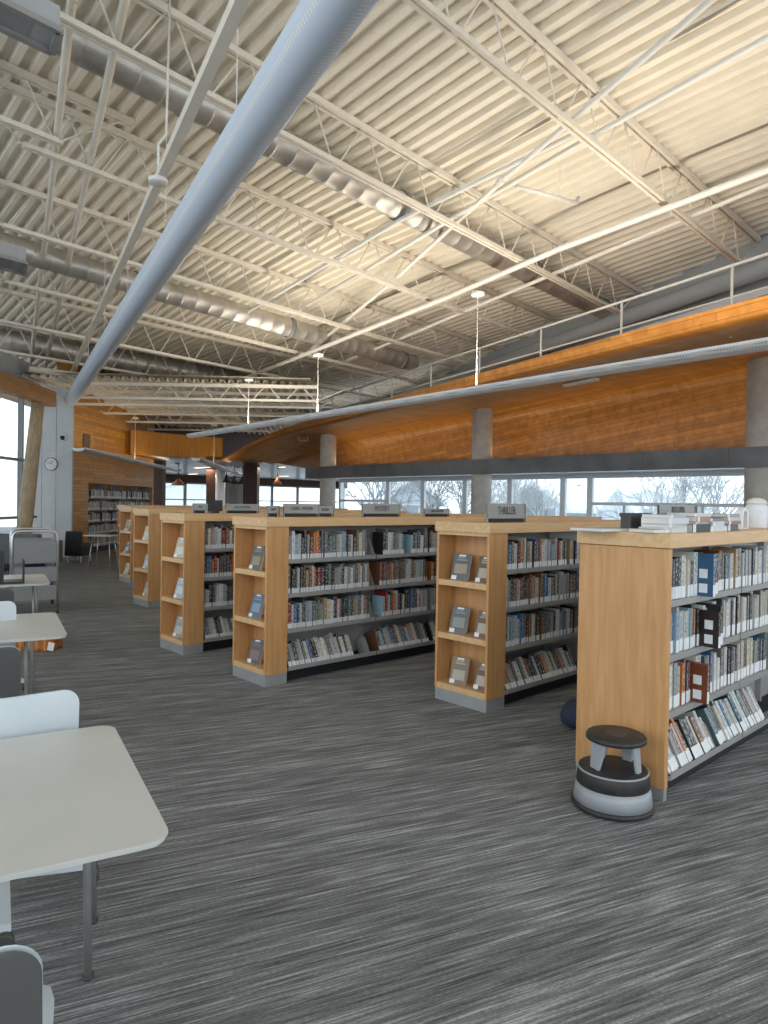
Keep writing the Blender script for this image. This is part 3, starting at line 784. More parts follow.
def pierpt(px, py): # point on pier face
    az = AX - math.atan((px - 384) / F_PX); tn = math.tan(az); t = (tn * A0.x - A0.y) / (pd.y - tn * pd.x)
    q = A0 + pd * t; D = q.dot(FW); d = ray(px, py); s = q.dot(FW) / d.dot(FW); return Vector((0, 0, CAM_H)) + d * s
c = pierpt(51.5, 464)
r = thing('wall_clock', 'round wall clock with grey rim on the pale grey pier', 'clock', c)
Mf = Matrix.Translation(c) @ Matrix.Rotation(math.atan2(pn.y, pn.x) if False else math.atan2(-wd.y, -wd.x), 4, 'Z') @ Matrix.Rotation(PI / 2, 4, 'Y')
m = MB(); m.lathe([(.17, 0), (.17, .045), (.155, .05), (.148, .035)], (0, 0, 0), 32, M=Mf); m.build('clock_rim', 'dark_frame', r)
m = MB(); m.lathe([(.147, .02), (.147, .04)], (0, 0, 0), 32, M=Mf); m.build('clock_face', 'clock_face', r)
m = MB(); m.box(-.006, .006, -.004, .10, .041, .045, M=Mf @ Matrix.Rotation(R(60), 4, 'Z')); m.build('hour_hand', 'black_plastic', r)
m = MB(); m.box(-.004, .004, -.004, .13, .041, .046, M=Mf @ Matrix.Rotation(R(150), 4, 'Z')); m.build('minute_hand', 'black_plastic', r)
c = pierpt(63.5, 438); r = thing('security_camera', 'small black dome camera on the grey pier above the clock', 'camera', c)
Mf2 = Matrix.Translation(c) @ Matrix.Rotation(math.atan2(-wd.y, -wd.x), 4, 'Z') @ Matrix.Rotation(PI / 2, 4, 'Y')
m = MB(); m.lathe([(.08, 0), (.08, .05), (.07, .06)], (0, 0, 0), 20, M=Mf2); m.build('camera_base', 'fixture_white', r)
m = MB(); m.lathe([(.062, .055), (.055, .09), (.03, .115), (.008, .12)], (0, 0, 0), 20, M=Mf2); m.build('dome', 'black_plastic', r)

# left window wall with glulam beam and log column
G0 = Vector((3.88, 16.1, 0)); gd = Vector((0.655, 0.755, 0)).normalized(); gn = Vector((-gd.y, gd.x, 0))
def gp(t, b, z): q = G0 + gd * t + gn * b; return Vector((q.x, q.y, z))
def gt_at(px):
    az = AX - math.atan((px - 384) / F_PX); tn = math.tan(az); q = G0 + gn * .4
    return (tn * q.x - q.y) / (gd.y - tn * gd.x)
GT = gt_at(20)
m = MB(); m.beam(gp(-9, 0, 3.92), gp(2.36, 0, 3.92), .22, .37)
o = m.build('glulam_beam', 'glulam'); tag(o, 'thick brown laminated timber beam above the left window', 'beam')
r = thing('log_column', 'peeled round log column leaning beside the left window', 'column', (4.5, 16.8, 0))
m = MB(); a, b = Vector((4.46, 16.75, 0)), Vector((4.95, 17.30, 3.74)); m.tube([a.lerp(b, k / 6) for k in range(7)], [.165, .165, .16, .155, .15, .145, .14], 20); m.build('log_shaft', 'log', r)
m = MB(); m.lathe([(.22, 0), (.22, .04)], (4.5, 16.8, 0), 20); m.build('foot_plate', 'dark_frame', r)
mb = MB()
def gbox(m, t0, t1, z0, z1, b0, b1): m.hexa([gp(t0, b0, z0), gp(t1, b0, z0), gp(t1, b1, z0), gp(t0, b1, z0), gp(t0, b0, z1), gp(t1, b0, z1), gp(t1, b1, z1), gp(t0, b1, z1)])
gbox(mb, -9, gt_at(35), 0, .55, .3, .5); struct('wall_left', mb, 'wall_grey')
mb = MB(); gbox(mb, -9, gt_at(35), 3.95, 4.7, .3, .5); struct('wall_left_head', mb, 'wall_grey')
for k in range(6):
    t1 = GT - (k - 1) * 1.75; t0 = t1 - 1.75
    if k == 0: t1 = gt_at(35); t0 = GT
    root = bpy.data.objects.new('window_%d' % (40 + k), None); COL.objects.link(root); q = gp((t0 + t1) / 2, .4, .55); root.location = q; root['kind'] = 'structure'; WM[root] = Matrix.Translation(q)
    m = MB()
    gbox(m, t0 - .03, t0 + .03, .55, 3.95, .34, .46)
    for z in (.55, 1.0, 2.35, 3.9): gbox(m, t0, t1, z, z + .06, .35, .45)
    m.build('window_frame', 'dark_frame', root)
    m = MB(); gbox(m, t0 + .02, t1 - .02, .58, 3.93, .395, .405); m.build('pane', 'window_glass', root)

# pendant lights
def pendant(label, a, b, w, h, rods, rodz):
    a, b = Vector(a), Vector(b); r = thing('pendant_light', label, 'pendant light', a, 0, 'suspended linear lights')
    d = (b - a).normalized(); sd = Vector((d.y, -d.x, 0))
    # curved lower shell
    nseg = 12; rws = []
    for e in (a, b):
        rws.append([e + sd * (w / 2 * math.cos(PI + PI * k / nseg)) + Vector((0, 0, h * math.sin(PI + PI * k / nseg))) for k in range(nseg + 1)])
    m = MB(); m.grid([rws[0], rws[1]]); m.face([0 + k for k in range(nseg + 1)]); m.face([nseg + 1 + k for k in reversed(range(nseg + 1))])
    m.grid([[q + Vector((0, 0, .006)) for q in r_] for r_ in rws], flip=True)
    m.build('light_shell', 'perforated_white', r)
    m = MB(); m.beam(a + sd * (w / 2) , b + sd * (w / 2), .012, .03); m.beam(a - sd * (w / 2), b - sd * (w / 2), .012, .03); m.build('side_rail', 'fixture_white', r)
    for t, zt in zip(rods, rodz):
        p = a.lerp(b, t)
        m = MB(); m.tube([p, Vector((p.x, p.y, zt))], .008, 6); rr = m.build('rod', 'pipe_white', r)
        m = MB(); m.lathe([(.02, -.02), (.10, -.02), (.10, .02), (.03, .04)], Vector((p.x, p.y, zt)), 18); m.build('rod_disc', 'pipe_white', rr)
    return r
PA, PB = Vector((8.42, 16.5, 3.2)), Vector((7.38, 0.0, 3.2))
def tpx(px):
    best = min(range(1000), key=lambda k: abs(((PA.lerp(PB, k / 999)).dot(RT) / (PA.lerp(PB, k / 999)).dot(FW) * F_PX + 384) - px)); return best / 999
def ztop(t, py, px):
    p = PA.lerp(PB, t); d = ray(px, py); s = p.dot(FW) / d.dot(FW); return 1.5 + d.z * s
ts = [tpx(247), tpx(316), tpx(474), 0.99]
pendant('very long white perforated pendant light spanning in front of the wood canopy', PA, PB, 0.24, 0.085, ts, [ztop(ts[0], 380, 247), ztop(ts[1], 355, 316), ztop(ts[2], 294, 474), 5.4])
pendant('white perforated pendant light in front of the far wood wall', (5.5, 16.22, 2.65), (12.03, 24.59, 2.65), 0.28, 0.08, [0.44, 0.985], [3.9, 2.88])
pendant('short white perforated pendant light below the curled wood edge', (8.89, 17.11, 2.65), (15.29, 25.49, 2.65), 0.26, 0.08, [0.3, 0.93], [3.9, 2.88])
# small things on the canopy
p = Vector((11.7, 7.1, 3.89)); m = MB(); m.box(-.42, .42, -.06, .06, -.03, .015, M=Matrix.Translation(p) @ Matrix.Rotation(R(76), 4, 'Z')); tag(m.build('linear_diffuser', 'siding_pale'), 'small pale slot diffuser set in the wood canopy underside', 'vent')
p = onz(303, 437, 3.35); r = thing('wall_speaker', 'square brown box speaker hung under the canopy left of the far column', 'speaker', p)
Ms = Matrix.Translation(Vector((12.9, 0, 0)) * 0 + onx(303, 437, 12.7)) @ Matrix.Rotation(AX - PI / 2, 4, 'Z')
m = MB(); m.box(-.16, .16, 0, .14, -.14, .14, M=Ms); m.build('speaker_box', 'vent_brown', r)
m = MB()
for x0, x1, z0, z1 in ((-.16, -.12, -.14, .14), (.12, .16, -.14, .14), (-.12, .12, .10, .14), (-.12, .12, -.14, -.10)): m.box(x0, x1, -.015, .0, z0, z1, M=Ms)
m.build('speaker_rim', 'glulam', r)

# ------------------------------------------------------------------ bookcases
BOOKS = []          # specs
H = 1.37
CASES = {}
def bookcase(key, x0, y0, L_, label, end='display', bays=5, w=0.51, sides=(-1, 1)):
    y1 = y0 + w; yc = (y0 + y1) / 2; x1 = x0 + L_
    r = thing('bookcase', label, 'bookcase', (x0, yc, 0), 0, 'rows of double-sided wooden bookcases')
    m = MB(); m.box(x0 - .012, x1, y0 - .012, y1 + .012, H - .075, H); m.build('top', 'maple_edge', r, bevel=.003)
    xs = x0 + .04
    if end == 'display':
        dep = .215; t = .022; xs = x0 + dep
        for ya in (y0, y1 - t):
            m = MB(); m.box(x0, xs, ya, ya + t, .09, H - .075); m.build('side_panel', 'maple', r, bevel=.002)
        m = MB(); m.box(x0 + dep - .02, xs, y0 + t, y1 - t, .09, H - .075); m.build('back_panel', 'maple', r)
        for z0, z1 in ((.09, .135), (.478, .522), (.884, .928), (H - .10, H - .075)):
            m = MB(); m.box(x0 + .001, x0 + dep - .02, y0 + t, y1 - t, z0, z1); m.build('display_shelf', 'maple_edge', r, bevel=.002)
        m = MB(); m.box(x0 + .004, xs, y0 + .004, y1 - .004, 0, .09); m.build('metal_plinth', 'plinth_metal', r)
    else:
        m = MB(); m.box(x0, xs, y0, y1, .06, H - .078); m.build('end_panel', 'maple', r, bevel=.002)
        m = MB(); m.box(x0 + .003, xs - .003, y0 + .003, y1 - .003, 0, .06); m.build('metal_plinth', 'plinth_metal', r)
    m = MB(); m.box(x1 - .03, x1, y0, y1, .0, H - .075); m.build('end_panel', 'maple', r)
    m = MB(); m.box(xs, x1 - .03, yc - .012, yc + .012, .10, H - .075); m.build('divider', 'shelf_grey', r)
    m = MB(); m.box(xs, x1 - .03, y0 + .06, y1 - .06, 0, .10); m.build('kick_base', 'plinth_black', r)
    bw = (x1 - .03 - xs) / bays
    for k in range(1, bays):
        m = MB(); m.box(xs + k * bw - .012, xs + k * bw + .012, yc - .05, yc + .05, .1, H - .08); m.build('upright', 'shelf_grey', r)
    for sd in sides:
        yf = y0 + .015 if sd < 0 else y1 - .015
        for k in range(bays):
            xa, xb = xs + k * bw + .008, xs + (k + 1) * bw - .008
            for z in (1.0, .715, .42):
                m = MB()
                m.box(xa, xb, min(yf, yc), max(yf, yc), z, z + .018)
                m.box(xa, xb, yf - (.004 if sd < 0 else -.0), yf + (.0 if sd < 0 else .004), z - .012, z + .022)
                for xe in (xa, xb - .004): m.hexa([(xe, yf + (.03 if sd < 0 else -.03), z + .018), (xe + .004, yf + (.03 if sd < 0 else -.03), z + .018), (xe + .004, yc, z + .018), (xe, yc, z + .018), (xe, yf + (.10 if sd < 0 else -.10), z + .17), (xe + .004, yf + (.10 if sd < 0 else -.10), z + .17), (xe + .004, yc, z + .2), (xe, yc, z + .2)])
                m.build('shelf', 'shelf_grey', r)
            # tilted base shelf, sticks out a little
            m = MB(); yo = yf + (-.03 if sd < 0 else .03)
            m.hexa([(xa, yo + .004, .10), (xb, yo + .004, .10), (xb, yc, .02 + .03), (xa, yc, .02 + .03), (xa, yo + .004, .125), (xb, yo + .004, .125), (xb, yc, .06), (xa, yc, .06)] if sd < 0 else
                   [(xa, yc, .05), (xb, yc, .05), (xb, yo - .002, .10), (xa, yo - .002, .10), (xa, yc, .06), (xb, yc, .06), (xb, yo - .002, .125), (xa, yo - .002, .125)])
            m.box(xa, xb, min(yo, yo + .005), max(yo, yo + .005), .105, .138)
            m.build('base_shelf', 'shelf_grey', r)
    CASES[key] = dict(x0=x0, y0=y0, xs=xs, bw=bw, x1=x1, yc=yc)
    return r
bookcase('A', 3.42, 1.55, 4.0, 'nearest wooden bookcase with plain end panel beside the kick stool', end='slab', bays=4)
bookcase('B', 3.89, 3.07, 4.6, 'wooden bookcase with thriller sign on top, display end with six books')
bookcase('C', 3.05, 4.66, 5.2, 'long wooden bookcase in the centre with classic western and mystery signs on top')
bookcase('D', 3.07, 6.12, 5.2, 'wooden bookcase left of the central one, partly hidden by it')
bookcase('E', 4.05, 9.13, 5.0, 'narrow-looking wooden bookcase, second from the left end of the row', sides=())
bookcase('F', 4.97, 11.95, 5.0, 'small-looking wooden bookcase at the left end of the row', sides=())
bookcase('G', 6.10, 14.9, 5.0, 'farthest wooden bookcase, mostly hidden behind the leftmost display end', sides=())

PAL = [((.02, .02, .022), 'black', 10), ((.035, .045, .07), 'dark blue', 6), ((.05, .14, .30), 'blue', 4), ((.62, .62, .60), 'white', 7), ((.30, .31, .31), 'grey', 7), ((.55, .50, .40), 'cream', 5),
       ((.45, .14, .03), 'orange', 3), ((.16, .07, .035), 'brown', 5), ((.22, .02, .02), 'dark red', 3), ((.10, .16, .15), 'teal', 3), ((.12, .12, .125), 'charcoal', 8), ((.35, .24, .12), 'tan', 3), ((.30, .42, .50), 'pale blue', 2)]
BAG = [c for c in PAL for _ in range(c[2])]
def ordinal(n):
    ones = ['', 'first', 'second', 'third', 'fourth', 'fifth', 'sixth', 'seventh', 'eighth', 'ninth', 'tenth', 'eleventh', 'twelfth', 'thirteenth', 'fourteenth', 'fifteenth', 'sixteenth', 'seventeenth', 'eighteenth', 'nineteenth']
    if n < 20: return ones[n]
    tens = {2: ('twenty', 'twentieth'), 3: ('thirty', 'thirtieth'), 4: ('forty', 'fortieth'), 5: ('fifty', 'fiftieth'), 6: ('sixty', 'sixtieth')}
    return tens[n // 10][1] if n % 10 == 0 else tens[n // 10][0] + '-' + ones[n % 10]
CN = {'A': 'nearest bookcase', 'B': 'thriller-sign bookcase', 'C': 'central bookcase', 'D': 'fourth bookcase'}
def fill(key, xa, xb, z, sname, tilt=0.0, gaps=(), hmax=.235, light=0.0, specials=()):
    c = CASES[key]; x = xa; n = 0; yf = c['y0'] + .03 + (0 if tilt == 0 else -.035)
    sp = list(specials)
    while x < xb - .02:
        g = [q for q in gaps if q[0] <= x < q[1]]
        if g: x = g[0][1]; continue
        t = rnd.choice([.018, .022, .026, .03, .034, .04, .026])
        h = min(hmax, rnd.gauss(.205, .016)); h = max(.165, h)
        d = rnd.uniform(.135, .15)
        if key == 'A': h = min(.24, h + .015); t += .005
        col, cn, _ = rnd.choice(BAG)
        if light and rnd.random() < light: col, cn = rnd.choice([((.66, .66, .63), 'white'), ((.58, .54, .44), 'cream'), ((.5, .5, .48), 'pale grey')])
        out = rnd.uniform(-.004, .014)
        for s_ in sp:
            if x >= s_[0]:
                _, t, h, col, cn, out = s_; sp.remove(s_); break
        kk = rnd.uniform(.8, 1.15); col = tuple(max(.01, v * kk * rnd.uniform(.96, 1.04)) for v in col)
        n += 1
        BOOKS.append(dict(key=key, x=x, yf=yf + out, z=z, t=t, h=h, d=d, col=col, cn=cn, tilt=tilt, shelf=sname, n=n, pulled=out < -.05))
        x += t + rnd.choice([.001, .001, .002, .004])
SH = [(1.019, 'top'), (.734, 'second'), (.439, 'third')]
def rowfill(key, xa, xb, gapsets, light=0.0, sp=({}, {}, {}, {})):
    for (z, nm), gp_, s_ in zip(SH, gapsets, sp): fill(key, xa, xb, z, nm, gaps=gp_, light=light, specials=s_ or ())
    fill(key, xa, xb, .128, 'bottom', tilt=R(27), gaps=gapsets[3], light=light + .08, specials=sp[3] or ())
a = CASES['A']['xs']
rowfill('A', a + .02, 5.0, [[(4.02, 4.07)], [(4.14, 4.19)], [(4.18, 4.23)], [(4.06, 4.12)]], .36,
        ([(3.80, .034, .235, (.03, .10, .22), 'large blue', -.085), (3.90, .045, .225, (.012, .012, .014), 'black', -.05), (3.95, .05, .23, (.012, .012, .014), 'thick black', -.045)],
         [(3.86, .03, .20, (.02, .012, .01), 'black', -.10), (3.99, .04, .225, (.02, .02, .02), 'large black', -.07)],
         [(3.80, .028, .215, (.16, .04, .012), 'dark orange', -.08)], [(4.45, .05, .235, (.02, .06, .13), 'navy', -.01), (3.78, .045, .22, (.02, .02, .02), 'thick black', 0)]))
b0 = CASES['B']['xs']
rowfill('B', b0 + .02, 5.35, [[(4.95, 5.0)], [(4.93, 4.99)], [(4.95, 5.0)], [(4.93, 4.97)]], .05, ([(4.28, .04, .21, (.42, .13, .03), 'orange', 0)], (), (), ()))
c0 = CASES['C']['xs']; cb = CASES['C']['bw']
g1 = c0 + cb
rowfill('C', c0 + .02, 5.22, [[(g1 - .14, g1 + .10), (4.63, 4.73)], [(g1 - .09, g1 + .06), (4.95, 5.03)], [(g1 - .06, g1 + .10), (4.96, 5.04)], [(g1 - .27, g1 + .05), (4.97, 5.05)]], .04)
rowfill('D', CASES['D']['xs'] + .02, 4.15, [[], [], [], []], .12)

def book_world(s):
    """matrix taking local book (x:0..t, y:0..d, z:0..h) to world"""
    return Matrix.Translation((s['x'], s['yf'], s['z'])) @ Matrix.Rotation(-s['tilt'], 4, 'X')
def area(s): 
    D = s['x'] * FW.x + s['yf'] * FW.y; return s['h'] * s['t'] ** .3 / D ** 2
def inview(s):
    p = Vector((s['x'] + s['t'], s['yf'], 0)); u = p.dot(RT) / p.dot(FW) * F_PX + 384
    if u > 772: return False
    lim = {'A': 772, 'B': 577, 'C': 439, 'D': 238}[s['key']]
    p = Vector((s['x'], s['yf'], 0)); u0 = p.dot(RT) / p.dot(FW) * F_PX + 384
    return u0 < lim + 3
BOOKS = [s for s in BOOKS if inview(s)]
BOOKS.sort(key=lambda s: s['x'] * FW.x + s['yf'] * FW.y)
NIND = 290
ind, rest = BOOKS[:NIND], BOOKS[NIND:]
def cover_mesh(m, s, M):
    m.col = s['col']; t, h, d = s['t'], s['h'], s['d']; k = .003
    m.box(0, t, 0, k, 0, h, M=M, spine_uv=rnd.randint(0, 200) + .0)
    m.box(0, k, k, d, 0, h, M=M); m.box(t - k, t, k, d, 0, h, M=M)
for s in ind:
    M = book_world(s); base = M @ Vector((s['t'] / 2, 0, 0))
    lab = '%s%s book, %s from the left, %s shelf of the %s' % ('protruding ' if s['pulled'] else '', s['cn'], ordinal(s['n']), s['shelf'], CN[s['key']])
    r = thing('book', lab, 'book', base, 0, 'shelved books of the %s' % CN[s['key']])
    m = MB(); cover_mesh(m, s, M); m.build('cover', 'book_cover', r)
    m = MB(); m.box(.003, s['t'] - .003, .003, s['d'] - .004, .003, s['h'] - .004, M=M); m.build('pages', 'paper', r)
    lh = .044 if s['key'] != 'A' else .066
    m = MB(); m.box(.001, s['t'] - .001, -.0015, .0002, .002, lh, M=M); m.build('spine_label', 'label_white', r)
    if s['pulled'] and s['key'] == 'A':
        
        for za in (.02, .10): m = MB(); m.box(-.0012, .0002, .03, .075, za, za + .05, M=M); m.build('cover_label', 'label_white', r)
mc, mp_, ml = MB(), MB(), MB()
for s in rest:
    M = book_world(s); m = mc; m.col = s['col']
    m.box(0, s['t'], 0, s['d'], 0, s['h'], M=M, spine_uv=rnd.randint(0, 200) + .0)
    m.col = (.66, .68, .69); m.box(.001, s['t'] - .001, -.0015, .0002, .002, .042, M=M)
# books in the far recess
for z in SHZ:
    t = ta + .06
    while t < tb - .1:
        tk = rnd.uniform(.022, .045); h = rnd.uniform(.18, .25); col, cn, _ = rnd.choice(BAG)
        if rnd.random() < .35: col = (.5, .48, .42)
        if rnd.random() < .04: t += .12; continue
        mc.col = col
        mc.hexa([wp(t, .07, z + .025), wp(t + tk, .07, z + .025), wp(t + tk, .22, z + .025), wp(t, .22, z + .025), wp(t, .07, z + .025 + h), wp(t + tk, .07, z + .025 + h), wp(t + tk, .22, z + .025 + h), wp(t, .22, z + .025 + h)])
        mc.col = (.62, .62, .60)
        mc.hexa([wp(t, .068, z + .03), wp(t + tk, .068, z + .03), wp(t + tk, .07, z + .03), wp(t, .07, z + .03), wp(t, .068, z + .075), wp(t + tk, .068, z + .075), wp(t + tk, .07, z + .075), wp(t, .07, z + .075)])
        t += tk + .001
o = mc.build('distant_books', 'book_cover'); tag(o, 'hundreds of small distant library books on the farther shelves', 'books', kind='stuff')

# bookends
def bookend(x, key, z, lab, tilt=0):
    c = CASES[key]; r = thing('bookend', lab, 'bookend', (x, c['y0'] + .05, z), 0, 'grey metal bookends')
    M = Matrix.Translation((x, c['y0'] + .03 - (.035 if tilt else 0), z)) @ Matrix.Rotation(-tilt, 4, 'X')
    m = MB(); poly = [(0, 0), (.15, 0), (.15, .13)] + [(.11 + .04 * math.cos(R(q)), .13 + .04 * math.sin(R(q))) for q in (30, 60, 90)] + [(.04 + .04 * math.cos(R(q)), .13 + .04 * math.sin(R(q))) for q in (90, 120, 150, 180)]
    Mp = M @ Matrix(((0, 0, 1, 0), (1, 0, 0, 0), (0, 1, 0, 0), (0, 0, 0, 1)))
    m.prism(poly, 0, .003, M=Mp); m.build('upright_plate', 'shelf_grey', r)
    m = MB(); m.box(.003, .06, 0, .13, 0, .002, M=M); m.build('foot_plate', 'shelf_grey', r)
be = [(4.03, 'A', SH[0][0], 'grey bookend on the top shelf of the nearest bookcase'), (4.155, 'A', SH[1][0], 'grey bookend on the second shelf of the nearest bookcase'), (4.19, 'A', SH[2][0], 'grey bookend on the third shelf of the nearest bookcase'),
      (g1 - .11, 'C', SH[0][0], 'grey rounded bookend on the top shelf of the central bookcase'), (g1 - .07, 'C', SH[1][0], 'grey rounded bookend on the second shelf of the central bookcase'), (g1 - .05, 'C', SH[2][0], 'grey rounded bookend on the third shelf of the central bookcase'),
      (4.96, 'C', SH[1][0], 'right grey bookend on the second shelf of the central bookcase'), (4.97, 'C', SH[2][0], 'right grey bookend on the third shelf of the central bookcase')]
for q in be: bookend(*q)
bookend(4.065, 'A', .128, 'grey angled bookend on the bottom shelf of the nearest bookcase', R(27))
bookend(g1 - .08, 'C', .128, 'grey angled bookend on the bottom shelf of the central bookcase', R(27))

# face-out display books in the end displays
def facebook(x0, yc, z, w, h, col, col2, lab, key, lean=R(17), turn=0.0):
    M = Matrix.Translation((x0, yc, z)) @ Matrix.Rotation(turn, 4, 'Z') @ Matrix.Rotation(lean, 4, 'Y')
    r = thing('display_book', lab, 'book', (x0, yc, z), 0, 'books shown face out in the display ends')
    t = .024
    m = MB(); m.col = col; m.box(0, .002, -w / 2, w / 2, 0, h, M=M); m.box(t - .002, t, -w / 2, w / 2, 0, h, M=M); m.box(.002, t - .002, w / 2 - .002, w / 2, 0, h, M=M); m.build('cover', 'book_cover', r)
    m = MB(); m.box(.002, t - .002, -w / 2 + .002, w / 2 - .002, .003, h - .003, M=M); m.build('pages', 'paper', r)
    m = MB(); m.col = col2
    k = rnd.random()
    m.box(-.0006, .0002, -w * .36, w * .36, h * (.15 + .1 * k), h * (.52 + .1 * k), M=M)
    m.box(-.0006, .0002, -w * .30, w * .30, h * .74, h * .79, M=M); m.box(-.0006, .0002, -w * .22, w * .26, h * .83, h * .87, M=M)
    m.build('cover_picture', 'book_cover', r)
    m = MB(); m.box(-.0012, -.0005, w * .18, w * .48, .004, .035, M=M); m.build('cover_label', 'label_white', r)
    m = MB(); m.box(-.0012, -.0005, -w * .2, w * .2, h * .90, h * .965, M=M); m.build('top_label', 'label_white', r)
DZ = [(.928, 'top'), (.522, 'middle'), (.135, 'bottom')]
cc = {'C': [((.10, .11, .11), (.30, .24, .14)), ((.08, .13, .18), (.20, .30, .38)), ((.09, .085, .08), (.20, .13, .12))],
      'B': [((.10, .12, .14), (.34, .28, .20)), ((.12, .13, .13), (.25, .26, .25)), ((.22, .17, .11), (.42, .38, .30))],
      'D': [((.50, .45, .33), (.62, .62, .55)), ((.35, .42, .46), (.55, .58, .58)), ((.30, .32, .33), (.50, .48, .42))],
      'E': [((.50, .47, .40), (.6, .58, .5)), ((.32, .38, .42), (.5, .55, .58)), ((.35, .30, .25), (.5, .45, .36))],
      'F': [((.55, .50, .38), (.3, .25, .15)), ((.12, .14, .15), (.5, .5, .48)), ((.45, .45, .40), (.6, .6, .55))]}
nm = {'C': 'central bookcase', 'B': 'thriller-sign bookcase', 'D': 'bookcase left of the central one', 'E': 'second bookcase from the left end', 'F': 'leftmost bookcase'}
for key in 'BCDEF':
    c = CASES[key]
    for (z, sn), (ca_, cb_) in zip(DZ, cc[key]):
        yy = onx({'B': 459, 'C': 255, 'D': 178.5, 'E': 145.5, 'F': 125.5}[key], 560, c['x0'] + .06).y
        facebook(c['x0'] + .055, yy + rnd.uniform(-.012, .012), z, .145, .205, ca_, cb_, 'book face out on the %s display shelf, %s%s' % (sn, nm[key], ', left one' if key == 'B' else ''), key, turn=R(rnd.uniform(4, 14)))
        if key == 'B':
            facebook(c['x0'] + .055, onx(483, 560, c['x0'] + .06).y, z, .135, .20, (.16, .09, .05), (.45, .40, .33), 'book face out on the %s display shelf, %s, right one' % (sn, nm[key]), key, turn=R(4))
facebook(CASES['F']['x0'] + .12, 12.20, DZ[0][0], .13, .19, (.5, .42, .25), (.6, .55, .4), 'second pale book on the top display shelf of the leftmost bookcase', 'F')

# ------------------------------------------------------------------ signs on the tops
def text_mesh(parent, txt, size, M, mat, xs=.62):
    cu = bpy.data.curves.new('t', 'FONT'); cu.body = txt; cu.size = size; cu.align_x = 'CENTER'; cu.align_y = 'CENTER'; cu.extrude = .0006; cu.resolution_u = 2
    o = bpy.data.objects.new('t', cu); COL.objects.link(o); dg = bpy.context.evaluated_depsgraph_get(); dg.update()
    me = bpy.data.meshes.new_from_object(o.evaluated_get(dg)); bpy.data.objects.remove(o)
    m = MB()
    b = len(m.v)
    for v in me.vertices: m.v.append(tuple(M @ Vector((v.co.x * xs, v.co.z - .001, v.co.y))))
    for p in me.polygons: m.face([i for i in p.vertices])
    bpy.data.meshes.remove(me)
    return m.build('lettering', mat, parent)
def sign(x0, x1, y, h, txt, lab, size=.06, z=H, off=.03):
    xc = (x0 + x1) / 2; w = x1 - x0; r = thing('shelf_sign', lab, 'sign', (xc, y, z), 0, 'grey category signs on the bookcase tops')
    M = Matrix.Translation((xc, y, z)) @ Matrix.Rotation(R(-4), 4, 'X')
    m = MB(); m.box(-w / 2, w / 2, 0, .006, off, h, M=M); m.build('sign_plate', 'sign_grey', r)
    m = MB(); m.box(-w / 2 + .03, w / 2 - .03, .0, .05, 0, off, M=Matrix.Translation((xc, y, z))); m.build('sign_foot', 'plinth_black', r)
    for sx in (-w / 2, w / 2 - .006):
        m = MB(); m.box(sx, sx + .006, -.001, .02, 0, h * .97, M=Matrix.Translation((xc, y, z))); m.build('side_bracket', 'sign_grey', r)
    if txt: text_mesh(r, txt, size, M @ Matrix.Translation((0, -.001, off + (h - off) / 2)), 'sign_dark')
sign(4.03, 4.51, 3.2, .145, 'THRILLER', 'grey sign reading THRILLER on the second bookcase', .085)
sign(4.53, 4.66, 3.45, .10, '', 'small grey sign half hidden at the right of the thriller sign', .03)
sign(4.28, 4.78, 4.9, .125, 'MYSTERY', 'grey sign reading MYSTERY on the central bookcase', .075)
sign(5.13, 5.51, 4.9, .085, 'CHRISTIAN FICTION', 'smallest grey sign at the right of the mystery sign', .034)
sign(3.38, 3.76, 4.9, .115, 'CLASSIC - WESTERN', 'grey sign reading CLASSIC - WESTERN on the central bookcase', .042)
sign(3.77, 3.97, 4.95, .095, 'FICTION', 'small grey sign right of the classic western sign', .035)
sign(3.24, 3.37, 4.95, .095, 'NEW', 'small grey sign left of the classic western sign', .035)
sign(3.62, 4.02, 6.3, .10, 'REAL LIFE FICTION', 'grey sign on the fourth bookcase right of the black monitor', .034)
sign(3.05 + .2, 3.41, 6.3, .10, 'NEW', 'small grey sign on the fourth bookcase left of the black monitor', .034)
sign(3.76, 4.26, 1.76, .15, 'BEST LOVED', 'grey sign on the nearest bookcase behind the stacked books', .05, off=.09)
m = MB(); x_, y_ = 3.50, 6.32
r = thing('monitor', 'black catalogue monitor seen over the fourth bookcase', 'monitor', (x_, y_, H))
m.box(x_ - .09, x_ + .09, y_, y_ + .02, H + .02, H + .135); m.build('screen', 'black_plastic', r)
m = MB(); m.box(x_ - .04, x_ + .04, y_ - .03, y_ + .06, H, H + .02); m.build('stand', 'black_plastic', r)

# stacks of books lying on the nearest bookcase
stk = [(3.60, 1.66, [(.24, .028, (.6, .62, .62), 'white'), (.23, .02, (.5, .52, .53), 'pale grey'), (.24, .03, (.62, .64, .66), 'white'), (.22, .018, (.42, .44, .46), 'grey')], 'left stack'),
       (3.86, 1.64, [(.22, .045, (.02, .02, .022), 'black'), (.2, .012, (.5, .4, .35), 'pinkish'), (.21, .03, (.35, .18, .08), 'brown and pink'), (.24, .018, (.6, .6, .6), 'white')], 'middle stack'),
       (4.10, 1.65, [(.23, .03, (.6, .62, .63), 'white'), (.22, .028, (.58, .6, .62), 'pale'), (.24, .018, (.15, .15, .15), 'dark grey')], 'third stack'),
       (4.36, 1.66, [(.18, .04, (.05, .05, .05), 'black'), (.2, .02, (.3, .12, .05), 'brown'), (.17, .022, (.6, .58, .5), 'cream'), (.18, .02, (.3, .3, .3), 'grey')], 'right stack')]
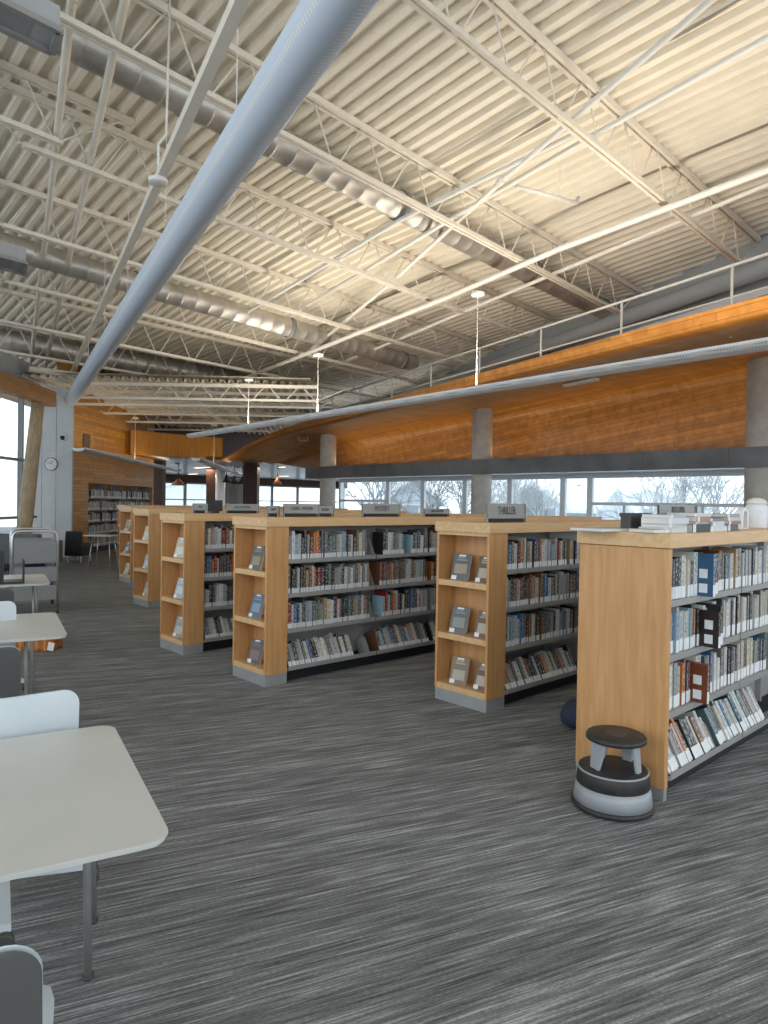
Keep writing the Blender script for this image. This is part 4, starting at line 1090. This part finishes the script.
def flatbook(x, y, z, L_, t, col, lab, group, rz=0.0, dep=.15):
    r = thing('book', lab, 'book', (x, y, z), 0, group); M = Matrix.Translation((x, y, z)) @ Matrix.Rotation(rz, 4, 'Z')
    m = MB(); m.col = col; k = .002; m.box(-L_ / 2, L_ / 2, -dep / 2, dep / 2, 0, k, M=M); m.box(-L_ / 2, L_ / 2, -dep / 2, dep / 2, t - k, t, M=M); m.box(-L_ / 2, L_ / 2, -dep / 2, -dep / 2 + k, k, t - k, M=M); m.build('cover', 'book_cover', r)
    m = MB(); m.box(-L_ / 2 + .002, L_ / 2 - .002, -dep / 2 + k, dep / 2 - .002, k, t - k, M=M); m.build('pages', 'paper', r)
    m = MB(); m.box(-L_ / 2 + .005, -L_ / 2 + .04, -dep / 2 - .001, -dep / 2 + .0003, .001, t - .001, M=M); m.build('spine_label', 'label_white', r)
for x, y, bs, nm_ in stk:
    z = H
    for k, (L_, t, col, cn) in enumerate(bs):
        flatbook(x + rnd.uniform(-.01, .01), y + rnd.uniform(-.008, .008), z, L_, t, col, '%s book lying %s in the %s on the nearest bookcase' % (cn, ['at the bottom', 'second from bottom', 'third from bottom', 'on top'][k], nm_), 'books stacked on the nearest bookcase', R(rnd.uniform(-5, 5))); z += t
flatbook(3.45, 1.93, H, .22, .016, (.45, .5, .52), 'thin pale book lying at the left corner of the nearest bookcase top', 'books stacked on the nearest bookcase', R(80), .30)
flatbook(3.47, 1.68, H, .16, .02, (.28, .22, .13), 'thin tan book lying left of the stacks on the nearest bookcase', 'books stacked on the nearest bookcase', R(80), .14)
m = MB(); r = thing('book_box', 'black box standing behind the left stack on the nearest bookcase', 'box', (3.62, 1.83, H))
m.box(3.50, 3.73, 1.80, 1.86, H, H + .085); m.build('box_body', 'sign_dark', r); m = MB(); m.box(3.495, 3.735, 1.795, 1.865, H + .08, H + .10); m.build('box_lid', 'sign_dark', r)
# arch stand and jars at the far right of the top
def arch(x, y, lab):
    r = thing('arch_stand', lab, 'stand', (x, y, H)); ro, ri = .06, .034; h0 = .085
    m = MB(); n = 14
    fr = []
    outer = [(-ro, 0)] + [(ro * math.cos(PI - PI * k / n), h0 + ro * math.sin(PI - PI * k / n)) for k in range(n + 1)] + [(ro, 0)]
    inner = [(-ri, 0)] + [(ri * math.cos(PI - PI * k / n), h0 + ri * math.sin(PI - PI * k / n)) for k in range(n + 1)] + [(ri, 0)]
    for yy, fl in ((y, False), (y + .04, True)):
        m.grid([[Vector((x + a_[0], yy, H + a_[1])) for a_ in outer], [Vector((x + a_[0], yy, H + a_[1])) for a_ in inner]], smooth=False, flip=fl)
    m.grid([[Vector((x + a_[0], yy, H + a_[1])) for a_ in outer] for yy in (y, y + .04)], flip=True); m.grid([[Vector((x + a_[0], yy, H + a_[1])) for a_ in inner] for yy in (y, y + .04)])
    m.build('arch', 'label_white', r)
    m = MB(); m.box(x - .05, x + .05, y - .005, y + .06, H, H + .008); m.build('base', 'label_white', r)
    m = MB(); m.col = (.35, .22, .12); m.box(x - .03, x + .03, y + .042, y + .05, H + .008, H + .12); m.build('picture', 'book_cover', r)
arch(4.88, 1.70, 'white arch-shaped picture stand on the right of the nearest bookcase')
for x, h, lab in ((5.14, .19, 'white ribbed jar with domed lid at the right end of the nearest bookcase top'),):
    r = thing('jar', lab, 'jar', (x, 1.72, H)); m = MB(); m.lathe([(.065, 0), (.07, .01), (.07, h - .04), (.06, h - .02)], (x, 1.72, H), 24); m.build('jar_body', 'label_white', r)
    m = MB(); m.lathe([(.066, h - .022), (.066, h - .01), (.05, h + .01), (.02, h + .022)], (x, 1.72, H), 24); m.build('lid', 'paper', r)

# ------------------------------------------------------------------ kick stool
sx_, sy_ = 3.185, 1.705
r = thing('kick_stool', 'round two-step rolling kick stool, black and grey, before the plain end panel', 'step stool', (sx_, sy_, 0))
m = MB(); m.lathe([(.186, .006), (.200, .012), (.200, .026), (.190, .034)], (sx_, sy_, 0), 48); m.build('bumper', 'stool_black', r)
m = MB(); m.lathe([(.191, .034), (.184, .085), (.176, .118)], (sx_, sy_, 0), 48); m.build('base_skirt', 'stool_grey', r)
m = MB(); m.lathe([(.176, .118), (.179, .122), (.172, .185), (.166, .196), (.150, .200), (.02, .200)], (sx_, sy_, 0), 48); m.build('lower_step', 'stool_black', r)
m = MB(); m.lathe([(.168, .186), (.173, .188), (.173, .193), (.168, .195)], (sx_, sy_, 0), 48); m.build('step_ring', 'stool_grey', r)
ca = math.atan2(-sy_, -sx_)  # towards the camera
sc = Vector((sx_, sy_, 0)) + RT * .012 + FW * .0
for da, w0_, w1_, rr in ((R(-52), .115, .062, .125), (R(62), .062, .04, .125), (R(150), .08, .05, .12), (R(-140), .08, .05, .12)):
    a_ = ca + da; dv = Vector((math.cos(a_), math.sin(a_), 0)); tv = Vector((-dv.y, dv.x, 0))
    def q(rad, s_, z): v = sc + dv * rad + tv * s_; return Vector((v.x, v.y, z))
    m = MB(); m.hexa([q(rr - .012, -w1_ / 2, .20), q(rr + .004, -w1_ / 2, .20), q(rr + .004, w1_ / 2, .20), q(rr - .012, w1_ / 2, .20), q(rr - .032, -w0_ / 2, .335), q(rr - .016, -w0_ / 2, .335), q(rr - .016, w0_ / 2, .335), q(rr - .032, w0_ / 2, .335)])
    m.build('leg', 'stool_grey', r, bevel=.003)
m = MB(); m.lathe([(.135, .333), (.146, .338), (.146, .352), (.140, .362), (.03, .364)], (sc.x, sc.y, 0), 48); m.build('upper_step', 'stool_black', r)
m = MB(); m.lathe([(.055, .3642), (.052, .3655)], (sc.x, sc.y, 0), 32); m.build('tread_disc', 'sign_dark', r)
# navy pouf behind the nearest bookcase
p = onz(579, 726, .0); 
r = thing('floor_pouf', 'navy blue floor cushion half hidden behind the nearest bookcase', 'pouf', (p.x, p.y, 0))
m = MB(); m.lathe([(.08, .0), (.12, .03), (.13, .07), (.11, .13), (.07, .17), (.03, .175)], (p.x, p.y, 0), 24); m.build('cushion', 'navy', r)
m = MB(); m.lathe([(.02, .174), (.018, .181)], (p.x, p.y, 0), 12); m.build('button', 'navy', r)

# ------------------------------------------------------------------ tables
U = Vector((0.2275, 0.974, 0)); V = Vector((-0.974, 0.2275, 0))
def rrect(w, h, rad, n=6):
    pts = []
    for cx, cy, a0 in ((w - rad, h - rad, 0), (rad, h - rad, 90), (rad, rad, 180), (w - rad, rad, 270)):
        for k in range(n + 1): a_ = R(a0 + 90 * k / n); pts.append((cx + rad * math.cos(a_), cy + rad * math.sin(a_)))
    return pts
TZ = 0.715
def make_table(P0, label, first=None, w=0.92, l=1.5):
    """P0: near right corner; local x = along V (left), y = along U"""
    rz = math.atan2(U.y, U.x) - PI / 2
    if first: return copy_thing(first, P0, rz, label)
    r = thing('table', label, 'table', P0, rz, 'white tables along the window side')
    W = WM[r]
    m = MB(); poly = [(-x, y) for x, y in rrect(l, w, .055)][::-1]
    m.prism(poly, TZ - .005, TZ, M=W); poly2 = [(-x * .992 - .006, y * .984 + .007) for x, y in rrect(l, w, .05)][::-1]; m.prism(poly2, TZ - .016, TZ - .005, M=W); m.build('tabletop', 'table_white', r)
    m = MB(); m.beam(W @ Vector((-.12, .3, TZ - .034)), W @ Vector((-.12, w - .05, TZ - .034)), .04, .02); m.beam(W @ Vector((-l + .12, .3, TZ - .034)), W @ Vector((-l + .12, w - .1, TZ - .034)), .04, .02); m.beam(W @ Vector((-.12, w * .6, TZ - .034)), W @ Vector((-l + .12, w * .6, TZ - .034)), .04, .02); m.build('under_frame', 'table_leg', r)
    for x0, y0, x1, y1 in ((-.10, .68, -.12, .60), (-.03 - .02, .98, -.08, .84), (-l + .10, .16, -l + .12, .18), (-l + .08, .9, -l + .12, .8)):
        m = MB(); m.tube([W @ Vector((x0, y0, 0)), W @ Vector((x1, y1, TZ - .03))], .0125, 12); lg = m.build('leg', 'table_leg', r)
        m = MB(); m.lathe([(.017, 0), (.017, .012)], W @ Vector((x0, y0, 0)), 12); m.build('foot', 'wheel', lg)
    return r
P1 = onz(173, 838, TZ); P1.z = 0
tbl = make_table(P1, 'nearest white table with rounded corners at the lower left')
P2 = onz(68, 635.5, TZ); P2.z = 0
t2_ = make_table(P2, 'second white table from camera, above the orange basket', tbl)
for c_ in t2_.children:
    if c_.name.startswith('leg'): c_.location.x -= .075
P3 = onz(51, 583.5, TZ); P3.z = 0
make_table(P3, 'third white table, with black laptop, beside the grey book truck', tbl)

# chairs : local x right, y forward (sitter looks +y), origin at floor below seat centre
def make_chair(loc, rz, label, shell='chair_grey'):
    r = thing('chair', label, 'chair', loc, rz, 'white shell chairs on castors')
    W = WM[r]
    def panel(pts, th, nrm_):
        m_ = MB(); n = len(pts); b = 0; nv = Vector(nrm_).normalized() * th
        m_.v = [tuple(W @ Vector(p)) for p in pts] + [tuple(W @ (Vector(p) + nv)) for p in pts]
        m_.face(list(range(n))); m_.face([n + k for k in reversed(range(n))])
        for k in range(n): j = (k + 1) % n; m_.face([k, n + k, n + j, j])
        return m_
    m = MB()
    sw = .46
    # seat: slightly dished rounded sheet
    rows = []
    for j in range(9):
        y = -.22 + .44 * j / 8; hw = sw / 2 * (1 - .16 * max(0, (j - 6) / 2) ** 2)
        rows.append([W @ Vector((hw * (k / 4 - 1), y, .46 + .018 * abs(k / 4 - 1) ** 2 - (.03 * ((j - 6) / 2) ** 2 if j > 6 else 0))) for k in range(9)])
    m.grid(rows); m.grid([[q - Vector((0, 0, .012)) for q in r_] for r_ in rows], flip=True)
    m.build('seat', 'chair_white', r)
    # backrest: folded sheet, white inner face, grey outer face
    def back(yoff, mat, name, fl):
        m_ = MB(); rows = []; ZL = [.47, .55, .63, .71, .77, .79, .803, .815, .825, .833, .838, .84]
        for j in range(12):
            z = ZL[j]; y = -.215 - .07 * (z - .47) / .37 + yoff; k_ = max(0, (z - .79) / .05); hw = .225 - .05 * (1 - math.sqrt(max(0, 1 - k_ * k_)))
            rows.append([W @ Vector((hw * (k / 5 - 1), y - .022 * (1 - abs(k / 5 - 1)), z)) for k in range(11)])
        m_.grid(rows, flip=fl); return m_.build(name, mat, r)
    back(0.0, 'chair_white', 'backrest', False); back(-.014, shell, 'back_shell', True)
    m = MB(); m.tube([W @ Vector((0, 0, .45)), W @ Vector((0, 0, .12))], .025, 12); m.build('gas_stem', 'table_leg', r)
    for k in range(4):
        a_ = R(90 * k); e = Vector((.31 * math.cos(a_), .31 * math.sin(a_), .075))
        m = MB(); m.beam(W @ Vector((0, 0, .11)), W @ e, .045, .03); lg = m.build('leg', 'chair_white', r)
        Mw = W @ Matrix.Translation((e.x, e.y, .033)) @ Matrix.Rotation(a_, 4, 'Z') @ Matrix.Rotation(PI / 2, 4, 'Y')
        m = MB(); m.lathe([(.026, -.02), (.033, -.016), (.033, .016), (.026, .02)], (0, 0, 0), 20, M=Mw); m.build('castor_wheel', 'wheel', lg)
    return r
azU = math.atan2(U.y, U.x)
faceU = azU - PI / 2            # chair faces +U (away from camera)
faceB = azU + PI / 2            # chair faces towards camera
ch = make_chair((0, 0, 0), 0, 'x')
ch2 = make_chair((0, 0, 0), 0, 'x', 'chair_white')
used = set()
def place(p, rz, lab, src):
    if src.name not in used:
        used.add(src.name); src.location = p; src.rotation_euler = (0, 0, rz); src['label'] = lab
    else: copy_thing(src, p, rz, lab)
Vn = Vector((0.974, -0.2275, 0))
def chair_far(px, py, lab):     # back top right corner (seen) given, chair faces camera
    q = onz(px, py, .84); c = q - Vn * .20 + U * .30; place((c.x, c.y, 0), faceU, lab, ch2); return c
def chair_near(px, py, lab, turn=0):
    q = onz(px, py, .82); c = q - Matrix.Rotation(faceU - R(turn), 3, 'Z') @ Vector((.20, -.285, 0)); place((c.x, c.y, 0), faceU - R(turn), lab, ch); return c
chair_far(72, 690, 'white shell chair with white back just behind the nearest table')
chair_near(24, 955, 'white chair with grey back at the bottom left corner before the nearest table', 6)
chair_near(15, 650, 'white chair with grey back tucked before the second table')
chair_far(12, 601, 'white shell chair with white back just behind the second table')
chair_near(10, 590, 'white chair with grey back tucked before the third table')

# laptop on the third table and dark monitor
q = onz(12, 584, TZ); r = thing('laptop', 'open black laptop on the third table', 'laptop', (q.x, q.y, TZ), faceU)
W = WM[r]
m = MB(); m.box(-.13, .10, -.02, .20, 0, .022, M=W); m.build('keyboard_base', 'black_plastic', r)
m = MB(); m.box(.085, .10, -.02, .20, .022, .21, M=W); m.build('screen', 'black_plastic', r)
q = onz(-2, 584, TZ); r = thing('monitor', 'tall black screen at the left edge on the third table', 'monitor', (q.x, q.y, TZ), faceU)
W = WM[r]; m = MB(); m.box(-.10, .045, -.02, .01, .02, .30, M=W); m.build('screen', 'black_plastic', r); m = MB(); m.box(-.08, .02, -.05, .06, 0, .02, M=W); m.build('stand', 'black_plastic', r)

# orange basket
q = (onz(28, 653, 0) + onz(64, 649, 0)) / 2 + FW * .10 - RT * .12; r = thing('basket', 'glossy orange-brown wooden basket on the carpet below the second table', 'basket', (q.x, q.y, 0), AX - PI / 2)
W = WM[r]; m = MB()
for z0, z1, k in ((0.0, .20, 1.0),):
    poly = [(x - .19, y - .13) for x, y in rrect(.38, .26, .05)]; m.prism(poly, 0, .02, M=W)
    out = [(x - .19, y - .13) for x, y in rrect(.38, .26, .05)]; inn = [(x * .95, y * .93) for x, y in out]
    n = len(out)
    for ring, fl in ((out, False), (inn, True)):
        m.grid([[W @ Vector((x, y, z)) for x, y in ring + ring[:1]] for z in (.0, .20)], flip=fl, smooth=False)
    m.grid([[W @ Vector((x, y, .20)) for x, y in out + out[:1]], [W @ Vector((x, y, .20)) for x, y in inn + inn[:1]]], smooth=False)
m.build('basket_body', 'basket', r)
m = MB()
for x in (-.12, -.04, .04, .12): m.box(x - .012, x + .012, -.136, -.129, .01, .2, M=W)
m.build('slat', 'glulam', r)
m = MB(); m.box(.14, .20, -.145, -.137, .05, .13, M=W @ Matrix.Rotation(R(12), 4, 'Y')); m.build('tag', 'paper', r)

# book truck
q = onz(57, 613, 0)
tw = .52; TD = 1.0
q2 = q - RT * tw
r = thing('book_truck', 'grey steel library book truck with tube frame holding blue bins', 'book truck', (q.x, q.y, 0), faceU)
W = WM[r]    # local x = right, y = away from camera, origin = right front foot
def hoop(y, top, name):
    pts = [(-tw, y, .10), (-tw, y, top - .08)] + [(-tw + .08 - .08 * math.cos(R(a_)), y, top - .08 + .08 * math.sin(R(a_))) for a_ in (30, 60, 90)] + [(-.08 + .08 * math.sin(R(a_)), y, top - .08 + .08 * math.cos(R(a_))) for a_ in (0, 30, 60)] + [(0, y, top - .08), (0, y, .10)]
    m = MB(); m.tube([W @ Vector(p) for p in pts], .016, 10); m.build(name, 'chrome', r)
hoop(0, 1.07, 'end_hoop'); hoop(.85, 1.07, 'end_hoop')
m = MB(); m.box(-tw + .016, -.016, -.006, .006, .70, .94, M=W); m.build('end_panel', 'truck_grey', r)
m = MB(); m.box(-tw + .016, -.016, .844, .856, .70, .94, M=W); m.build('end_panel', 'truck_grey', r)
for z, d_ in ((.68, .0), (.44, .1), (.20, .1)):
    m = MB(); m.box(-tw + .01, -.01, 0, .85, z, z + .015, M=W); m.box(-tw + .01, -.01, -.004, .004, z - .02, z + .07 + d_, M=W); m.box(-tw + .01, -.01, .846, .854, z - .02, z + .07 + d_, M=W); m.build('shelf', 'truck_grey', r)
for x in (-tw, 0):
    for y in (0, .85):
        m = MB(); m.lathe([(.05, -.016), (.05, .016)], (0, 0, 0), 18, M=W @ Matrix.Translation((x, y, .05)) @ Matrix.Rotation(PI / 2, 4, 'Y')); m.build('castor_wheel', 'wheel', r)
for k, (x, y, z, lab) in enumerate(((-.42, .2, .215, 'blue bin at the left on the lowest shelf of the book truck'), (-.16, .2, .215, 'blue bin at the right on the lowest shelf of the book truck'), (-.25, .35, .455, 'dark blue bin on the middle shelf of the book truck'))):
    c = W @ Vector((x, y, z)); b_ = thing('storage_bin', lab, 'bin', c, faceU, 'bins on the book truck'); Wb = WM[b_]
    m = MB()
    for a0, a1, b0, b1 in ((-.12, -.11, -.14, .14), (.11, .12, -.14, .14), (-.11, .11, -.14, -.13), (-.11, .11, .13, .14)): m.box(a0, a1, b0, b1, 0, .15, M=Wb)
    m.box(-.12, .12, -.14, .14, 0, .008, M=Wb); m.build('bin_body', 'blue_bin', b_)
    m = MB(); m.box(-.13, .13, -.15, -.138, .13, .15, M=Wb); m.box(-.13, .13, .138, .15, .13, .15, M=Wb); m.build('bin_rim', 'navy', b_)
for k in range(6):
    c = W @ Vector((-.48 + k * .085, .2, .70)); 
    col = [(.6, .6, .58), (.5, .2, .06), (.55, .6, .64), (.6, .6, .6), (.2, .3, .4), (.6, .58, .5)][k]; cn = ['white', 'orange', 'pale blue', 'bright white', 'blue', 'cream'][k]
    flatbook(c.x, c.y, c.z, .075, .04 + .008 * (k % 3), col, '%s book lying on the top shelf of the grey book truck' % cn, 'books on the book truck', faceU, .2)

# sofa and black armchair near the pier
q = onz(66, 563, 0) + FW * .35; q.z = 0
r = thing('armchair', 'black armchair with pale feet in front of the orange wood wall', 'armchair', q, AX - PI / 2)
W = WM[r]
m = MB(); m.box(-.02, .34, -.30, .34, .16, .44, M=W); m.build('seat', 'sofa_black', r, bevel=.03)
m = MB(); m.hexa([W @ Vector(p) for p in ((-.05, -.36, .16), (.34, -.36, .16), (.34, -.24, .16), (-.05, -.24, .16), (.0, -.42, .74), (.38, -.42, .74), (.36, -.28, .74), (.0, -.28, .74))]); m.build('backrest', 'sofa_black', r, bevel=.03)
for x, y in ((.0, -.26), (.3, -.26), (.0, .28), (.3, .28)):
    m = MB(); m.tube([W @ Vector((x, y, 0)), W @ Vector((x, y, .17))], .018, 8); m.build('leg', 'paper', r)
q = FD(13.9, (37 - 384) / F_PX * 13.9) - RT * .45
r = thing('sofa', 'grey sofa standing in front of the pale grey pier, behind the book truck', 'sofa', q, AX - PI / 2)
W = WM[r]
m = MB(); m.box(-.55, .55, -.05, .75, .14, .42, M=W); m.build('seat', 'sofa_grey', r, bevel=.03)
m = MB(); m.box(-.55, .55, -.16, .04, .14, .76, M=W); m.build('backrest', 'sofa_grey', r, bevel=.03)
for sx in (-.64, .54):
    m = MB(); m.box(sx, sx + .1, -.16, .75, .14, .60, M=W); m.build('armrest', 'sofa_grey', r, bevel=.02)
for x, y in ((-.55, -.1), (.55, -.1), (-.55, .68), (.55, .68)):
    m = MB(); m.tube([W @ Vector((x, y, 0)), W @ Vector((x, y, .15))], .02, 8); m.build('leg', 'paper', r)
# small white side table by the recess
q = onz(112, 535, .74); r = thing('side_table', 'small pale side table with slanting legs before the recessed shelving', 'table', (q.x, q.y, 0), AX - PI / 2)
W = WM[r]; m = MB(); m.prism([(x - .5, y - .3) for x, y in rrect(.62, .5, .05)], .722, .74, M=W); m.build('tabletop', 'table_white', r)
for x, y in ((-.42, -.22), (.06, -.22), (-.42, .22), (.06, .22)):
    m = MB(); m.tube([W @ Vector((x * .7 - .05, y * .6, .72)), W @ Vector((x, y, 0))], .009, 8); m.build('leg', 'chrome', r)

# ------------------------------------------------------------------ outside: houses and bare trees
def house(px, D, w, dep, eave, ridge, mt, lab, turn=0.0):
    p = px_at_depth(px, D); rz = AX - PI / 2 + turn; r = thing('house', lab, 'house', (p.x, p.y, -3.2), rz, 'houses outside the right windows'); W = WM[r]
    e = eave + 3.2; g = ridge + 3.2
    m = MB(); m.box(-w / 2, w / 2, 0, dep, 0, e, M=W)
    b = len(m.v); m.v += [tuple(W @ Vector(q)) for q in ((-w / 2, 0, e), (w / 2, 0, e), (0, 0, g), (-w / 2, dep, e), (w / 2, dep, e), (0, dep, g))]; m.face([b, b + 1, b + 2]); m.face([b + 5, b + 4, b + 3]); m.build('wall', mt, r)
    m = MB()
    for s_ in (-1, 1):
        m.hexa([W @ Vector(q) for q in ((s_ * (w / 2 + .4), -.4, e - .25), (s_ * (w / 2 + .4), dep + .4, e - .25), (0, dep + .4, g), (0, -.4, g), (s_ * (w / 2 + .4), -.4, e), (s_ * (w / 2 + .4), dep + .4, e), (0, dep + .4, g + .25), (0, -.4, g + .25))])
    m.build('roof', 'snow', r)
    for k, x in enumerate((-.28 * w, .0, .28 * w)):
        for z in ((1.0, 3.4) if e > 4.6 else (1.2,)):
            m = MB(); m.box(x - .5, x + .5, -.05, .0, z, z + 1.3, M=W); f = m.build('window', 'siding_pale', r)
            m = MB(); m.box(x - .4, x + .4, -.08, -.05, z + .1, z + 1.2, M=W); m.build('pane', 'house_pane', f)
    return r
house(412, 44, 3.6, 8, 1.6, 3.1, 'siding', 'pale blue gabled house outside beside the bare tree at left', .2)
house(530, 40, 3.8, 7, 1.5, 2.7, 'siding', 'blue gabled house outside right of the middle column')
house(577, 52, 2.8, 5, 2.3, 3.2, 'siding_pale', 'tall narrow pale house outside the middle windows')
house(648, 58, 9.5, 8, 1.6, 3.0, 'siding_pale', 'wide pale house with snowy roof outside the right window', -.3)
house(612, 46, 3.0, 4, 1.3, 2.7, 'siding', 'small house with snowy roof outside left of the right window', .5)
house(190, 62, 14, 9, 1.0, 3.5, 'siding_pale', 'pale house seen through the far front windows')
def tree(px, D, hgt, seed, lab):
    rn = random.Random(seed); p = px_at_depth(px, D); r = thing('bare_tree', lab, 'tree', (p.x, p.y, -3.2), 0, 'bare winter trees outside')
    mt_, mbk = MB(), MB()
    def grow(a_, d_, L_, rad, lev):
        b_ = a_ + d_ * L_
        (mt_ if lev == 0 else mbk).tube([a_, b_], rad, 5 if lev < 2 else 3, cap=False, r2=rad * .68, smooth=False)
        if lev >= 6: return
        n = 3 if lev < 5 else 2
        for k in range(n + (1 if lev == 0 else 0)):
            ax = Vector((rn.uniform(-1, 1), rn.uniform(-1, 1), rn.uniform(-.3, .3))).normalized()
            nd = (Matrix.Rotation(R(rn.uniform(18, 42)), 3, ax) @ d_); nd.z += .08; nd.normalize()
            grow(a_ + d_ * (L_ * rn.uniform(.72, 1)), nd, L_ * rn.uniform(.62, .8), rad * .58, lev + 1)
    grow(Vector((p.x, p.y, -3.2)), Vector((0, 0, 1)), hgt * .3, .17, 0)
    mt_.build('trunk', 'bark', r); mbk.build('branches', 'bark', r)
for k, (px, D, h_, lab) in enumerate(((372, 34, 8.8, 'bare tree outside the leftmost right-hand window'), (446, 27, 7.9, 'bare tree outside left of the middle column'), (503, 37, 8.8, 'bare tree outside just right of the middle column'),
                                 (655, 32, 8.6, 'bare rounded tree outside at the left of the wide window'), (712, 30, 8.9, 'bare spreading tree outside at the right of the wide window'), (556, 28, 7.2, 'small bare tree between the houses outside'))):
    tree(px, D, h_, 11 + k, lab)

# ------------------------------------------------------------------ light
w = bpy.data.worlds.new('sky'); scene.world = w; w.use_nodes = True
nt = w.node_tree; bg = nt.nodes['Background']
tc = nt.nodes.new('ShaderNodeTexCoord'); sp = nt.nodes.new('ShaderNodeSeparateXYZ'); nt.links.new(tc.outputs['Generated'], sp.inputs[0])
rp = nt.nodes.new('ShaderNodeValToRGB'); rp.color_ramp.elements[0].position = 0.35; rp.color_ramp.elements[0].color = (.74, .80, .86, 1)
rp.color_ramp.elements[1].position = 0.75; rp.color_ramp.elements[1].color = (.84, .93, 1.0, 1)
ma = nt.nodes.new('ShaderNodeMath'); ma.operation = 'MULTIPLY_ADD'; ma.inputs[1].default_value = .5; ma.inputs[2].default_value = .5
nt.links.new(sp.outputs[2], ma.inputs[0]); nt.links.new(ma.outputs[0], rp.inputs[0]); nt.links.new(rp.outputs[0], bg.inputs[0]); bg.inputs[1].default_value = 2.3
def area(name, loc, rot, sx, sy, power, col=(1, .86, .68)):
    l = bpy.data.lights.new(name, 'AREA'); l.shape = 'RECTANGLE'; l.size = sx; l.size_y = sy; l.energy = power; l.color = col
    o = bpy.data.objects.new(name, l); COL.objects.link(o); o.location = loc; o.rotation_euler = rot; return o
mid = (PA + PB) / 2
mid = PA.lerp(PB, .58)
area('pendant_uplight', (mid.x, mid.y, 3.26), (PI, 0, math.atan2((PB - PA).y, (PB - PA).x)), 13.0, .12, 250, (1, .90, .75))
area('pendant_uplight', (8.3, 19.9, 2.69), (PI, 0, R(52)), 9.0, .14, 22, (1, .84, .62))
area('pendant_uplight', (11.2, 20.1, 2.69), (PI, 0, R(52)), 6.0, .14, 10, (1, .84, .62))
# cove light on the steel band washing the wood
area('cove_light', (13.45, 8.0, 2.66), (PI, R(0), PI / 2), 18.0, .1, 60, (1, .82, .55))
for x, y, e in ((17, 27, 40), (21, 30, 40), (15.5, 23.5, 25), (14.5, 27, 25)):
    area('downlight', (x, y, 2.86), (0, 0, 0), .5, .5, e, (1, .80, .58))

cam_d = bpy.data.cameras.new('camera'); cam = bpy.data.objects.new('camera', cam_d); COL.objects.link(cam)
cam_d.sensor_fit = 'VERTICAL'; cam_d.sensor_height = 36.0; cam_d.sensor_width = 27.0; cam_d.lens = F_PX / 1024 * 36.0; cam_d.clip_end = 400
c_, s_ = math.cos(ROLL), math.sin(ROLL)
Xc = RT * c_ + UPP * s_; Yc = -RT * s_ + UPP * c_; Zc = -FP
cam.matrix_world = Matrix(((Xc.x, Yc.x, Zc.x, 0), (Xc.y, Yc.y, Zc.y, 0), (Xc.z, Yc.z, Zc.z, CAM_H), (0, 0, 0, 1)))
scene.camera = cam
vs = scene.view_settings; vs.view_transform = 'Standard'; vs.look = 'None'; vs.gamma = 1.0; vs.use_curve_mapping = False; vs.exposure = 0.0
